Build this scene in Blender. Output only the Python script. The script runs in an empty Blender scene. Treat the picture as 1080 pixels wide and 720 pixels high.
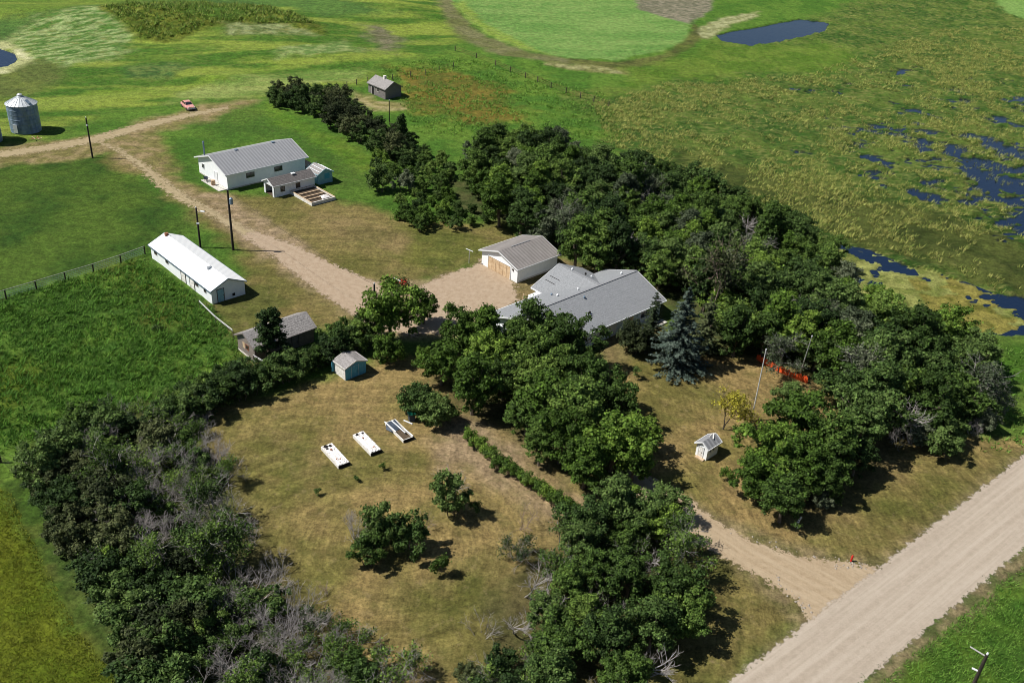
import bpy, math, random
import numpy as np
from mathutils import Matrix, Vector

# ------------------------------------------------------------------ camera, sky, sun
sc = bpy.context.scene
C = sc.collection
H = 65.0                      # drone height above the yard in metres
F = 1000.0                    # focal length in photo pixels (1080 wide)
_c = np.array([540., 360.])
_d = np.array([418. - 540., 2055. - 360., F]); _d /= np.linalg.norm(_d)
_up = -_d
_fw = np.array([0, 0, 1.]) - _up[2] * _up; _fw /= np.linalg.norm(_fw)
_rt = np.cross(_fw, _up)
if _rt[0] < 0: _rt = -_rt
RM = np.stack([_rt, _fw, _up])
def G(px, py, z=0.0):
    """world x, y of the point at height z seen at a photo pixel (surveying helper)"""
    d = RM @ np.array([px - 540., py - 360., F])
    t = (z - H) / d[2]
    return float(d[0] * t), float(d[1] * t)
def depth(x, y, z=0.0):
    return float((RM.T @ np.array([x, y, z - H]))[2])
def PX(x, y, z=0.0):
    v = RM.T @ np.array([x, y, z - H])
    return 540 + F * v[0] / v[2], 360 + F * v[1] / v[2]

cam_d = bpy.data.cameras.new('camera'); cam = bpy.data.objects.new('camera', cam_d); C.objects.link(cam)
ex, ey, ez = RM @ np.array([1., 0, 0]), RM @ np.array([0, -1., 0]), RM @ np.array([0, 0, -1.])
m = Matrix.Identity(4)
for i in range(3):
    m[i][0] = ex[i]; m[i][1] = ey[i]; m[i][2] = ez[i]
m[2][3] = H
cam.matrix_world = m
cam_d.sensor_width = 36; cam_d.lens = F / 1080 * 36; cam_d.clip_end = 6000; cam_d.clip_start = 0.5
sc.camera = cam

SUN_EL = 52.0
sdx, sdy = -0.994, -0.107          # horizontal direction towards the sun
w = bpy.data.worlds.new('World'); sc.world = w; w.use_nodes = True
nt = w.node_tree; bg = nt.nodes['Background']
sky = nt.nodes.new('ShaderNodeTexSky'); sky.sky_type = 'NISHITA'; sky.sun_disc = False
sky.sun_elevation = math.radians(SUN_EL); sky.sun_rotation = math.atan2(sdx, sdy)
sky.altitude = 500; sky.air_density = 1.0; sky.dust_density = 0.6
nt.links.new(sky.outputs[0], bg.inputs[0]); bg.inputs[1].default_value = 0.05
sd = bpy.data.lights.new('sun', 'SUN'); sd.energy = 5.0; sd.angle = math.radians(0.55); sd.color = (1.0, 0.955, 0.88)
so = bpy.data.objects.new('sun', sd); C.objects.link(so)
ce = math.cos(math.radians(SUN_EL)); se = math.sin(math.radians(SUN_EL))
so.rotation_euler = Vector((sdx * ce, sdy * ce, se)).to_track_quat('Z', 'Y').to_euler()
so.location = (0, 0, 200)
sc.view_settings.view_transform = 'Standard'; sc.view_settings.look = 'None'
sc.view_settings.exposure = 0.40; sc.view_settings.gamma = 1.0; sc.view_settings.use_curve_mapping = False
try: sc.cycles.transparent_max_bounces = 8; sc.cycles.pixel_filter_type = 'BLACKMAN_HARRIS'; sc.cycles.filter_width = 0.95
except Exception: pass

rng = random.Random(7)
nr = np.random.default_rng(11)

# ------------------------------------------------------------------ numpy noise
_T = np.random.default_rng(5).random((256, 256))
def vnoise(x, y):
    xi = np.floor(x).astype(int); yi = np.floor(y).astype(int)
    fx = x - xi; fy = y - yi
    fx = fx * fx * (3 - 2 * fx); fy = fy * fy * (3 - 2 * fy)
    a = _T[xi & 255, yi & 255]; b = _T[(xi + 1) & 255, yi & 255]
    c = _T[xi & 255, (yi + 1) & 255]; d = _T[(xi + 1) & 255, (yi + 1) & 255]
    return (a * (1 - fx) + b * fx) * (1 - fy) + (c * (1 - fx) + d * fx) * fy
def fbm(x, y, s, o=4, ox=0.0):
    """0..1 noise, feature size s metres"""
    r = 0; amp = 1; tot = 0; x = x / s + ox * 17.3 + 60; y = y / s + ox * 9.1 + 60
    for k in range(o):
        r = r + amp * vnoise(x, y); tot += amp; amp *= 0.55
        x, y = x * 1.9 + y * 0.35 + 13.7, y * 1.9 - x * 0.35 + 7.3
    return r / tot
def sstep(a, b, v):
    t = np.clip((v - a) / (b - a), 0, 1); return t * t * (3 - 2 * t)
def sdf(x, y, poly):
    """signed distance in metres, positive inside"""
    P = np.array(poly); n = len(P)
    d2 = np.full(x.shape, 1e12); ins = np.zeros(x.shape, bool)
    for i in range(n):
        ax, ay = P[i]; bx, by = P[(i + 1) % n]
        ex_, ey_ = bx - ax, by - ay; L = ex_ * ex_ + ey_ * ey_ + 1e-9
        t = np.clip(((x - ax) * ex_ + (y - ay) * ey_) / L, 0, 1)
        d2 = np.minimum(d2, (x - ax - t * ex_) ** 2 + (y - ay - t * ey_) ** 2)
        cnd = (ay > y) != (by > y)
        xin = ax + (y - ay) * ex_ / (ey_ if abs(ey_) > 1e-9 else 1e-9)
        ins ^= cnd & (x < xin)
    d = np.sqrt(d2)
    return np.where(ins, d, -d)
def gp(pts):
    return [G(*p) for p in pts]
def ribbon_poly(pts):
    """pts: (px, py, half width in metres) -> polygon"""
    Q = [(*G(p[0], p[1]), p[2]) for p in pts]
    Lf = []; Rt = []
    for i, (x, y, hw) in enumerate(Q):
        a = Q[max(0, i - 1)]; b = Q[min(len(Q) - 1, i + 1)]
        dx, dy = b[0] - a[0], b[1] - a[1]; L = math.hypot(dx, dy)
        Lf.append((x - dy / L * hw, y + dx / L * hw)); Rt.append((x + dy / L * hw, y - dx / L * hw))
    return Lf + Rt[::-1]

# ------------------------------------------------------------------ materials
def mat(name, col, rough=0.85, var=0.25, vscale=2.0, bump=0.0, bscale=8.0, spec=0.3, metal=0.0, col2=None, stretch=None, coord='Object'):
    M = bpy.data.materials.new(name); M.use_nodes = True; t = M.node_tree; N = t.nodes; L = t.links
    b = N['Principled BSDF']; b.inputs['Roughness'].default_value = rough
    b.inputs['Specular IOR Level'].default_value = spec; b.inputs['Metallic'].default_value = metal
    tc = N.new('ShaderNodeTexCoord'); mp = N.new('ShaderNodeMapping'); L.new(tc.outputs[coord], mp.inputs[0])
    if stretch: mp.inputs['Scale'].default_value = stretch
    n = N.new('ShaderNodeTexNoise'); n.inputs['Scale'].default_value = vscale; n.inputs['Detail'].default_value = 6
    n.inputs['Roughness'].default_value = 0.65
    L.new(mp.outputs[0], n.inputs['Vector'])
    cr = N.new('ShaderNodeValToRGB'); L.new(n.outputs['Fac'], cr.inputs[0])
    c2 = col2 if col2 else tuple(min(1, c * (1 + var)) for c in col)
    c1 = col if col2 else tuple(c * (1 - var) for c in col)
    cr.color_ramp.elements[0].position = 0.36; cr.color_ramp.elements[1].position = 0.64
    cr.color_ramp.elements[0].color = (*c1, 1); cr.color_ramp.elements[1].color = (*c2, 1)
    L.new(cr.outputs[0], b.inputs['Base Color'])
    if bump > 0:
        n2 = N.new('ShaderNodeTexNoise'); n2.inputs['Scale'].default_value = bscale; n2.inputs['Detail'].default_value = 4
        L.new(mp.outputs[0], n2.inputs['Vector'])
        bp = N.new('ShaderNodeBump'); bp.inputs['Strength'].default_value = 0.8; bp.inputs['Distance'].default_value = bump
        L.new(n2.outputs['Fac'], bp.inputs['Height']); L.new(bp.outputs[0], b.inputs['Normal'])
    return M
def leaf_mat(name, c1, c2, c3, trans=0.28):
    M = bpy.data.materials.new(name); M.use_nodes = True; t = M.node_tree; N = t.nodes; L = t.links
    for n in list(N): N.remove(n)
    out = N.new('ShaderNodeOutputMaterial')
    tc = N.new('ShaderNodeTexCoord'); oi = N.new('ShaderNodeObjectInfo')
    va = N.new('ShaderNodeVectorMath'); va.operation = 'ADD'
    L.new(tc.outputs['Object'], va.inputs[0])
    cx = N.new('ShaderNodeMath'); cx.operation = 'MULTIPLY'; cx.inputs[1].default_value = 40; L.new(oi.outputs['Random'], cx.inputs[0])
    L.new(cx.outputs[0], va.inputs[1])
    n = N.new('ShaderNodeTexNoise'); n.inputs['Scale'].default_value = 0.9; n.inputs['Detail'].default_value = 8; n.inputs['Roughness'].default_value = 0.75
    L.new(va.outputs[0], n.inputs['Vector'])
    ad = N.new('ShaderNodeMath'); ad.operation = 'MULTIPLY_ADD'; ad.inputs[1].default_value = 0.30; L.new(oi.outputs['Random'], ad.inputs[0])
    sb = N.new('ShaderNodeMath'); sb.operation = 'SUBTRACT'; sb.inputs[1].default_value = 0.15; L.new(n.outputs['Fac'], sb.inputs[0])
    L.new(sb.outputs[0], ad.inputs[2])
    cr = N.new('ShaderNodeValToRGB'); L.new(ad.outputs[0], cr.inputs[0])
    e = cr.color_ramp.elements; e[0].position = 0.38; e[0].color = (*c1, 1); e[1].position = 0.66; e[1].color = (*c3, 1)
    k = e.new(0.52); k.color = (*c2, 1)
    df = N.new('ShaderNodeBsdfPrincipled'); df.inputs['Roughness'].default_value = 0.7; df.inputs['Specular IOR Level'].default_value = 0.2
    tr = N.new('ShaderNodeBsdfTranslucent'); mx = N.new('ShaderNodeMixShader'); mx.inputs[0].default_value = trans
    lv = N.new('ShaderNodeAttribute'); lv.attribute_name = 'leaf_tone'; vs = N.new('ShaderNodeVectorMath'); vs.operation = 'SCALE'
    L.new(cr.outputs[0], vs.inputs[0]); L.new(lv.outputs['Fac'], vs.inputs['Scale'])
    L.new(vs.outputs[0], df.inputs['Base Color']); L.new(vs.outputs[0], tr.inputs['Color'])
    L.new(df.outputs[0], mx.inputs[1]); L.new(tr.outputs[0], mx.inputs[2]); L.new(mx.outputs[0], out.inputs[0])
    return M

M = {}
M['white_paint'] = mat('white_paint', (0.73, 0.76, 0.79), 0.6, col2=(0.82, 0.84, 0.85), vscale=1.5, bump=0.004, bscale=6)
M['old_white'] = mat('old_white', (0.50, 0.48, 0.44), 0.8, col2=(0.76, 0.75, 0.72), vscale=4.0, bump=0.01)
M['white_trim'] = mat('white_trim', (0.68, 0.70, 0.72), 0.5, var=0.08, vscale=4)
M['blue_paint'] = mat('blue_paint', (0.05, 0.27, 0.42), 0.7, col2=(0.13, 0.42, 0.56), vscale=5, stretch=(3, 3, 0.4))
M['pale_blue'] = mat('pale_blue', (0.20, 0.38, 0.46), 0.7, col2=(0.34, 0.52, 0.58), vscale=5)
M['weathered'] = mat('weathered_boards', (0.12, 0.10, 0.088), 0.9, col2=(0.27, 0.235, 0.21), vscale=3, stretch=(0.5, 0.5, 7), bump=0.02, bscale=6)
M['darkboards'] = mat('dark_boards', (0.09, 0.085, 0.085), 0.9, col2=(0.24, 0.22, 0.21), vscale=3, stretch=(0.4, 0.4, 8), bump=0.02, bscale=6)
M['wood'] = mat('raw_wood', (0.36, 0.25, 0.15), 0.8, col2=(0.56, 0.43, 0.29), vscale=3, stretch=(1, 1, 5))
M['tan_door'] = mat('tan_plywood', (0.42, 0.29, 0.17), 0.75, col2=(0.60, 0.46, 0.30), vscale=1.8)
M['pole'] = mat('tarred_pole', (0.022, 0.017, 0.014), 0.85, col2=(0.05, 0.04, 0.032), vscale=3, stretch=(4, 4, 0.5))
M['post'] = mat('post_wood', (0.05, 0.04, 0.035), 0.9, col2=(0.13, 0.11, 0.09), vscale=6)
M['paleposts'] = mat('pale_pole', (0.42, 0.42, 0.40), 0.5, var=0.15, vscale=3)
M['glass'] = mat('window_glass', (0.018, 0.022, 0.028), 0.12, var=0.3, spec=0.6)
M['black'] = mat('dark_opening', (0.012, 0.011, 0.011), 0.9, var=0.2)
M['metal'] = mat('galvanised', (0.13, 0.19, 0.26), 0.42, col2=(0.24, 0.31, 0.39), vscale=1.2, metal=0.35, stretch=(1, 1, 0.5))
M['metal_roof'] = mat('bin_roof', (0.48, 0.52, 0.55), 0.45, col2=(0.62, 0.65, 0.67), vscale=1.5, metal=0.3)
M['concrete'] = mat('concrete', (0.42, 0.40, 0.36), 0.9, col2=(0.56, 0.54, 0.50), vscale=2.5, bump=0.01)
M['rust'] = mat('rusty', (0.18, 0.07, 0.04), 0.9, col2=(0.32, 0.15, 0.09), vscale=6)
M['pink_paint'] = mat('faded_red_paint', (0.50, 0.17, 0.15), 0.45, col2=(0.68, 0.40, 0.37), vscale=3, spec=0.5)
M['chrome'] = mat('chrome', (0.6, 0.62, 0.64), 0.2, var=0.1, metal=0.8)
M['rubber'] = mat('rubber', (0.02, 0.02, 0.02), 0.8, var=0.2)
M['orange'] = mat('orange_mesh', (0.62, 0.085, 0.02), 0.6, var=0.2, vscale=6)
M['red'] = mat('red_paint', (0.55, 0.03, 0.02), 0.5, var=0.15)
M['green_plastic'] = mat('green_plastic', (0.02, 0.30, 0.18), 0.5, var=0.2)
M['blue_plastic'] = mat('blue_grey_plastic', (0.045, 0.060, 0.085), 0.6, var=0.3)
M['stone'] = mat('field_stone', (0.20, 0.17, 0.14), 0.9, col2=(0.36, 0.32, 0.27), vscale=8)
M['soil'] = mat('bed_soil', (0.05, 0.036, 0.025), 0.95, col2=(0.11, 0.08, 0.05), vscale=9, bump=0.03)
M['tarp'] = mat('crumpled_white_cover', (0.60, 0.55, 0.53), 0.7, col2=(0.88, 0.86, 0.85), vscale=5, bump=0.06, bscale=4)
M['bark'] = mat('bark', (0.07, 0.055, 0.04), 0.9, col2=(0.16, 0.13, 0.10), vscale=5, stretch=(3, 3, 0.6))
M['bare'] = mat('dead_grey_wood', (0.17, 0.155, 0.145), 0.85, col2=(0.40, 0.375, 0.36), vscale=2)
M['reddish'] = mat('reddish_twigs', (0.16, 0.11, 0.09), 0.85, col2=(0.30, 0.23, 0.19), vscale=3)
M['bright'] = leaf_mat('leaf_bright', (0.042, 0.082, 0.011), (0.082, 0.150, 0.019), (0.150, 0.230, 0.035))
M['mid'] = leaf_mat('leaf_mid', (0.032, 0.062, 0.012), (0.068, 0.122, 0.021), (0.135, 0.205, 0.040))
M['dark'] = leaf_mat('leaf_dark', (0.024, 0.048, 0.012), (0.052, 0.096, 0.021), (0.112, 0.170, 0.044))
M['grey'] = leaf_mat('leaf_grey', (0.050, 0.070, 0.036), (0.095, 0.120, 0.066), (0.16, 0.185, 0.11))
M['olive'] = leaf_mat('leaf_olive', (0.026, 0.038, 0.014), (0.052, 0.068, 0.024), (0.098, 0.115, 0.044))
M['yellow'] = leaf_mat('leaf_yellow', (0.20, 0.19, 0.02), (0.34, 0.31, 0.035), (0.48, 0.43, 0.07), 0.35)
M['needle_blue'] = leaf_mat('needle_blue', (0.042, 0.062, 0.048), (0.095, 0.122, 0.098), (0.19, 0.22, 0.185), 0.05)
M['needle_dark'] = leaf_mat('needle_dark', (0.015, 0.026, 0.010), (0.034, 0.050, 0.018), (0.07, 0.085, 0.035), 0.05)

def roof_mat(name, c1, c2, kind, rough=0.8, metal=0.0):
    """kind 'shingle': fine speckle and courses; kind 'rib': ribs running down the slope (local y)"""
    Mx = bpy.data.materials.new(name); Mx.use_nodes = True; t = Mx.node_tree; N = t.nodes; L = t.links
    b = N['Principled BSDF']; b.inputs['Roughness'].default_value = rough; b.inputs['Metallic'].default_value = metal
    b.inputs['Specular IOR Level'].default_value = 0.3
    tc = N.new('ShaderNodeTexCoord'); n = N.new('ShaderNodeTexNoise'); L.new(tc.outputs['Object'], n.inputs['Vector'])
    n.inputs['Detail'].default_value = 8; n.inputs['Roughness'].default_value = 0.8
    n.inputs['Scale'].default_value = 5.0 if kind == 'shingle' else 0.8
    cr = N.new('ShaderNodeValToRGB'); L.new(n.outputs['Fac'], cr.inputs[0]); e = cr.color_ramp.elements
    e[0].position = 0.35; e[1].position = 0.65; e[0].color = (*c1, 1); e[1].color = (*c2, 1)
    sep = N.new('ShaderNodeSeparateXYZ'); L.new(tc.outputs['Object'], sep.inputs[0])
    wv = N.new('ShaderNodeMath'); wv.operation = 'MULTIPLY'; sn = N.new('ShaderNodeMath'); sn.operation = 'SINE'
    if kind == 'rib':
        L.new(sep.outputs[0], wv.inputs[0]); wv.inputs[1].default_value = 2 * math.pi / 0.6
    else:
        L.new(sep.outputs[1], wv.inputs[0]); wv.inputs[1].default_value = 2 * math.pi / 0.3
    L.new(wv.outputs[0], sn.inputs[0])
    mr = N.new('ShaderNodeMapRange'); L.new(sn.outputs[0], mr.inputs[0])
    mr.inputs[1].default_value = 0.6; mr.inputs[2].default_value = 1.0; mr.inputs[3].default_value = 1.0; mr.inputs[4].default_value = 0.80 if kind == 'rib' else 0.93
    mu = N.new('ShaderNodeMix'); mu.data_type = 'RGBA'; mu.blend_type = 'MULTIPLY'; mu.inputs[0].default_value = 1
    L.new(cr.outputs[0], mu.inputs[6]); L.new(mr.outputs[0], mu.inputs[7]); L.new(mu.outputs[2], b.inputs['Base Color'])
    bp = N.new('ShaderNodeBump'); bp.inputs['Distance'].default_value = 0.03 if kind == 'rib' else 0.008; bp.inputs['Strength'].default_value = 0.7
    L.new(sn.outputs[0], bp.inputs['Height']); L.new(bp.outputs[0], b.inputs['Normal'])
    return Mx
M['roof_grey_metal'] = roof_mat('grey_metal_roof', (0.215, 0.22, 0.235), (0.265, 0.27, 0.285), 'rib', 0.6)
M['roof_brown_metal'] = roof_mat('brown_grey_metal_roof', (0.19, 0.175, 0.165), (0.25, 0.23, 0.22), 'rib', 0.6)
M['roof_white_metal'] = roof_mat('white_metal_roof', (0.78, 0.79, 0.80), (0.85, 0.86, 0.86), 'rib', 0.45)
M['roof_house'] = roof_mat('grey_shingles', (0.145, 0.155, 0.165), (0.285, 0.295, 0.31), 'shingle')
M['roof_dark'] = roof_mat('dark_worn_shingles', (0.06, 0.055, 0.055), (0.17, 0.155, 0.15), 'shingle')
M['roof_weathered'] = roof_mat('weathered_shingles', (0.09, 0.085, 0.085), (0.38, 0.36, 0.35), 'shingle')

# ------------------------------------------------------------------ mesh helpers
class MB:
    def __init__(s): s.v = []; s.f = []
    def add(s, v, f):
        o = len(s.v); s.v += [tuple(p) for p in v]; s.f += [tuple(i + o for i in q) for q in f]; return s
    def box(s, x0, x1, y0, y1, z0, z1, top=None):
        v = [(x0, y0, z0), (x1, y0, z0), (x1, y1, z0), (x0, y1, z0), (x0, y0, z1), (x1, y0, z1), (x1, y1, z1), (x0, y1, z1)]
        return s.add(v, [(0, 3, 2, 1), (4, 5, 6, 7), (0, 1, 5, 4), (1, 2, 6, 5), (2, 3, 7, 6), (3, 0, 4, 7)])
    def tube(s, p, q, r0, r1, n=8, cap=True):
        p = Vector(p); q = Vector(q); d = (q - p).normalized()
        a = d.orthogonal().normalized(); b = d.cross(a)
        v = []
        for c, r in ((p, r0), (q, r1)):
            for i in range(n):
                t = 2 * math.pi * i / n; v.append(c + a * math.cos(t) * r + b * math.sin(t) * r)
        f = [(i, (i + 1) % n, n + (i + 1) % n, n + i) for i in range(n)]
        if cap: f += [tuple(range(n - 1, -1, -1)), tuple(range(n, 2 * n))]
        return s.add(v, f)
    def bar(s, p, q, w, h):
        """rectangular bar between two points, w sideways, h upward"""
        p = Vector(p); q = Vector(q); d = (q - p).normalized(); sd_ = d.cross(Vector((0, 0, 1)))
        sd_ = sd_.normalized() if sd_.length > 1e-4 else Vector((1, 0, 0)); u = sd_.cross(d)
        v = []
        for c in (p, q):
            for a, b in ((-1, -1), (1, -1), (1, 1), (-1, 1)): v.append(c + sd_ * a * w / 2 + u * b * h / 2)
        return s.add(v, [(0, 1, 2, 3), (7, 6, 5, 4), (0, 4, 5, 1), (1, 5, 6, 2), (2, 6, 7, 3), (3, 7, 4, 0)])
    def build(s, name, m, parent=None, smooth=False):
        me = bpy.data.meshes.new(name); me.from_pydata(s.v, [], s.f); me.update()
        if m: me.materials.append(m)
        if smooth: me.polygons.foreach_set('use_smooth', [True] * len(me.polygons))
        o = bpy.data.objects.new(name, me); C.objects.link(o)
        if parent: o.parent = parent
        return o
def npmesh(name, V, Fc, m, parent=None, smooth=False, attrs=None):
    """V (n,3), Fc (k,3|4) numpy"""
    me = bpy.data.meshes.new(name); k = Fc.shape[1]
    me.vertices.add(len(V)); me.vertices.foreach_set('co', V.astype(np.float32).ravel())
    me.loops.add(Fc.size); me.loops.foreach_set('vertex_index', Fc.astype(np.int32).ravel())
    me.polygons.add(len(Fc)); me.polygons.foreach_set('loop_start', np.arange(0, Fc.size, k, dtype=np.int32))
    me.polygons.foreach_set('loop_total', np.full(len(Fc), k, dtype=np.int32))
    if smooth: me.polygons.foreach_set('use_smooth', np.ones(len(Fc), dtype=bool))
    for an, (ty, arr) in (attrs or {}).items():
        a = me.attributes.new(an, ty, 'POINT')
        if ty == 'FLOAT': a.data.foreach_set('value', arr.astype(np.float32).ravel())
        else:
            c4 = np.ones((len(V), 4), np.float32); c4[:, :3] = arr; a.data.foreach_set('color', c4.ravel())
    if attrs is None:     # leaves, needles and blades: each one gets its own tone
        a = me.attributes.new('leaf_tone', 'FLOAT', 'POINT'); tn = np.random.default_rng(len(V)).uniform(.45, 1.75, len(V) // k)
        a.data.foreach_set('value', np.resize(np.repeat(tn, k), len(V)).astype(np.float32))
    me.update(calc_edges=True); me.validate()
    if m: me.materials.append(m)
    o = bpy.data.objects.new(name, me); C.objects.link(o)
    if parent: o.parent = parent
    return o
def tag(o, label=None, cat=None, group=None, kind=None):
    if label: o['label'] = label
    if cat: o['category'] = cat
    if group: o['group'] = group
    if kind: o['kind'] = kind
    return o
def empty(name, loc, rz=0.0, label=None, cat=None, group=None):
    o = bpy.data.objects.new(name, None); C.objects.link(o); o.location = (loc[0], loc[1], loc[2] if len(loc) > 2 else 0)
    o.rotation_euler = (0, 0, rz); o.empty_display_size = 0.3
    return tag(o, label, cat, group)
def copy_tree(o, parent=None):
    c = o.copy(); C.objects.link(c); c.parent = parent
    for ch in [k for k in bpy.data.objects if k.parent == o]: copy_tree(ch, c)
    return c

# ------------------------------------------------------------------ terrain
def axis(core0, core1, step, far0, far1):
    a = list(np.arange(core0, core1, step)); s = step
    x = core1; hi = []
    while x < far1: hi.append(x); s *= 1.25; x += s
    hi.append(far1); s = step; x = core0 - step; lo = []
    while x > far0: lo.append(x); s *= 1.25; x -= s
    lo.append(far0)
    return np.array(lo[::-1] + a + hi)
xs = axis(-175, 215, 0.45, -2500, 2500)
yl = [38.0]; 
while yl[-1] < 440: yl.append(yl[-1] + max(0.32, yl[-1] * 0.0027))
s = 1.2; y = yl[-1]
while y < 4000: s *= 1.25; y += s; yl.append(y)
s = 0.4; y = 38.0; lo = []
while y > -1500: s *= 1.3; y -= s; lo.append(y)
ys = np.array(lo[::-1] + yl)
X, Y = np.meshgrid(xs, ys)
x = X.ravel(); y = Y.ravel(); NV = len(x)
jx = (fbm(x, y, 3.0, 3, 1) - 0.5) * 2; j2 = (fbm(x, y, 14.0, 3, 2) - 0.5) * 2
n1 = fbm(x, y, 6.0, 4, 3); n2 = fbm(x, y, 22.0, 4, 4); n3 = fbm(x, y, 1.6, 3, 5); n4 = fbm(x, y, 60.0, 3, 6)
col = np.zeros((NV, 3)); weed = np.zeros(NV); fleck = np.zeros(NV); lawn = np.zeros(NV)
def lerp(a, b, t): return a * (1 - t[:, None]) + np.array(b)[None, :] * t[:, None]
def two(c1, c2, n):
    t = sstep(0.35, 0.65, n)[:, None]; return np.array(c1)[None, :] * (1 - t) + np.array(c2)[None, :] * t
def region(poly_px, c1, c2, n, soft=2.0, jit=1.5, amp=None, fl=None, lw=None, strength=1.0, world=False):
    global col, weed, fleck, lawn
    P = poly_px if world else gp(poly_px)
    P_ = np.array(P); x0, y0 = P_.min(0) - soft * 2 - jit * 2; x1, y1 = P_.max(0) + soft * 2 + jit * 2
    idx = np.where((x > x0) & (x < x1) & (y > y0) & (y < y1))[0]
    if len(idx) == 0: return
    d = sdf(x[idx], y[idx], P) + jx[idx] * jit + j2[idx] * jit
    t = sstep(-soft, soft, d) * strength
    cc = two(c1, c2, n[idx])
    col[idx] = col[idx] * (1 - t[:, None]) + cc * t[:, None]
    if amp is not None: weed[idx] = weed[idx] * (1 - t) + amp * t
    if fl is not None: fleck[idx] = fleck[idx] * (1 - t) + fl * t
    if lw is not None: lawn[idx] = lawn[idx] * (1 - t) + lw * t
# base pasture
col[:] = two((0.045, 0.105, 0.014), (0.070, 0.135, 0.020), n1); weed[:] = 0.12
far = [(-400, -60), (480, -60), (485, 45), (420, 75), (385, 88), (300, 98), (240, 108), (180, 112), (100, 122), (40, 150), (-60, 170), (-300, 200)]
# rolling crop land top left: pale and dark streaks
strk = fbm(x * 0.35 + y * 0.2, y * 1.6 - x * 0.5, 9.0, 4, 7)
region(far, (0.040, 0.100, 0.012), (0.155, 0.205, 0.034), strk, 4, 2, 0.18, 0.3)
region([(-300, -40), (110, -20), (130, 10), (60, 28), (-60, 45), (-300, 60)], (0.075, 0.130, 0.018), (0.115, 0.160, 0.026), strk, 5, 3, 0.05, 0.1)
region([(-60, 32), (60, 24), (150, 4), (250, -5), (350, 5), (420, 20), (340, 24), (300, 10), (200, 8), (130, 18), (70, 40), (-60, 52)], (0.045, 0.095, 0.022), (0.06, 0.12, 0.026), n1, 4, 3, 0.1, 0.1)
region([(-20, 66), (60, 60), (75, 82), (30, 100), (-30, 110)], (0.07, 0.095, 0.025), (0.10, 0.13, 0.03), n1, 3, 2, 0.2, 0.3)
region([(10, 42), (35, 30), (90, 18), (120, 22), (150, 38), (140, 50), (110, 62), (70, 70), (30, 60)], (0.055, 0.115, 0.022), (0.23, 0.26, 0.12), fbm(x * 0.5 + y * 0.5, y * 1.5 - x * 1.5, 2.2, 4, 8) * 0.92, 3, 3, 0.2, 0.6)
# weedy mound
region([(105, 20), (130, 10), (200, 4), (280, 10), (338, 30), (345, 42), (300, 36), (235, 36), (180, 46), (148, 46)], (0.070, 0.115, 0.014), (0.150, 0.180, 0.028), n3, 2, 2, 0.9, 0.25)
region([(200, 13), (240, 13), (275, 24), (240, 32), (195, 26)], (0.045, 0.105, 0.014), (0.065, 0.13, 0.018), n1, 3, 3, 0.5)
region([(235, 34), (300, 33), (345, 42), (300, 41), (240, 42)], (0.09, 0.11, 0.04), (0.19, 0.20, 0.10), n3, 1.5, 2, 0.15, 0.6)
region([(300, 52), (360, 46), (385, 55), (340, 62), (290, 66)], (0.08, 0.13, 0.035), (0.19, 0.22, 0.09), n3, 2.5, 3, 0.15, 0.6)
region([(130, 72), (180, 66), (205, 72), (180, 84), (130, 84)], (0.035, 0.085, 0.022), (0.10, 0.15, 0.04), n3, 2, 2, 0.3, 0.3)
region([(180, 98), (240, 84), (330, 76), (385, 76), (370, 86), (300, 94), (240, 104), (175, 110)], (0.09, 0.15, 0.03), (0.19, 0.22, 0.07), strk, 2, 2, 0.2, 0.5)
region([(45, 105), (100, 96), (180, 92), (260, 72), (330, 70), (260, 80), (180, 98), (100, 104), (50, 112)], (0.10, 0.16, 0.02), (0.14, 0.19, 0.035), strk, 2, 3, 0.1, 0.2)
# dark bands through the crop, soil patches
region([(385, 30), (405, 30), (425, 45), (418, 58), (395, 55)], (0.08, 0.085, 0.045), (0.13, 0.12, 0.08), n3, 3, 3, 0.1, 0.2)
region([(458, -20), (480, -20), (482, 15), (505, 35), (550, 53), (600, 62), (660, 70), (600, 72), (530, 62), (480, 35), (462, 12)], (0.085, 0.095, 0.035), (0.12, 0.12, 0.06), n1, 2, 2, 0.12, 0.3)
# round light field
circ = [(478, -30), (478, 5), (492, 22), (520, 40), (560, 54), (600, 62), (650, 64), (695, 56), (722, 42), (729, 25), (715, 10), (680, -6), (660, -40)]
region(circ, (0.080, 0.170, 0.040), (0.130, 0.215, 0.062), strk * .6 + n3 * .4, 0.8, 1.6, 0.08, 0.25)
region([(478, 5), (492, 22), (520, 40), (560, 54), (580, 58), (540, 40), (505, 22), (490, 0)], (0.13, 0.20, 0.03), (0.16, 0.22, 0.05), n3, 1.5, 1.5, None, 0.3)
region([(600, 62), (650, 66), (700, 57), (726, 42), (732, 26), (742, 34), (730, 50), (700, 68), (650, 76), (600, 70)], (0.05, 0.06, 0.018), (0.09, 0.10, 0.03), n1, 1.2, 1.2, 0.3, 0.3)
region([(575, 70), (620, 76), (665, 80), (660, 76), (620, 72)], (0.13, 0.12, 0.05), (0.25, 0.22, 0.12), n3, 1.2, 1.2, 0.2, 0.6)
region([(668, -40), (760, -40), (750, 10), (728, 26), (705, 20), (672, 10)], (0.10, 0.10, 0.07), (0.17, 0.155, 0.12), n3, 1.2, 1.0, 0.05, 0.1)
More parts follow.
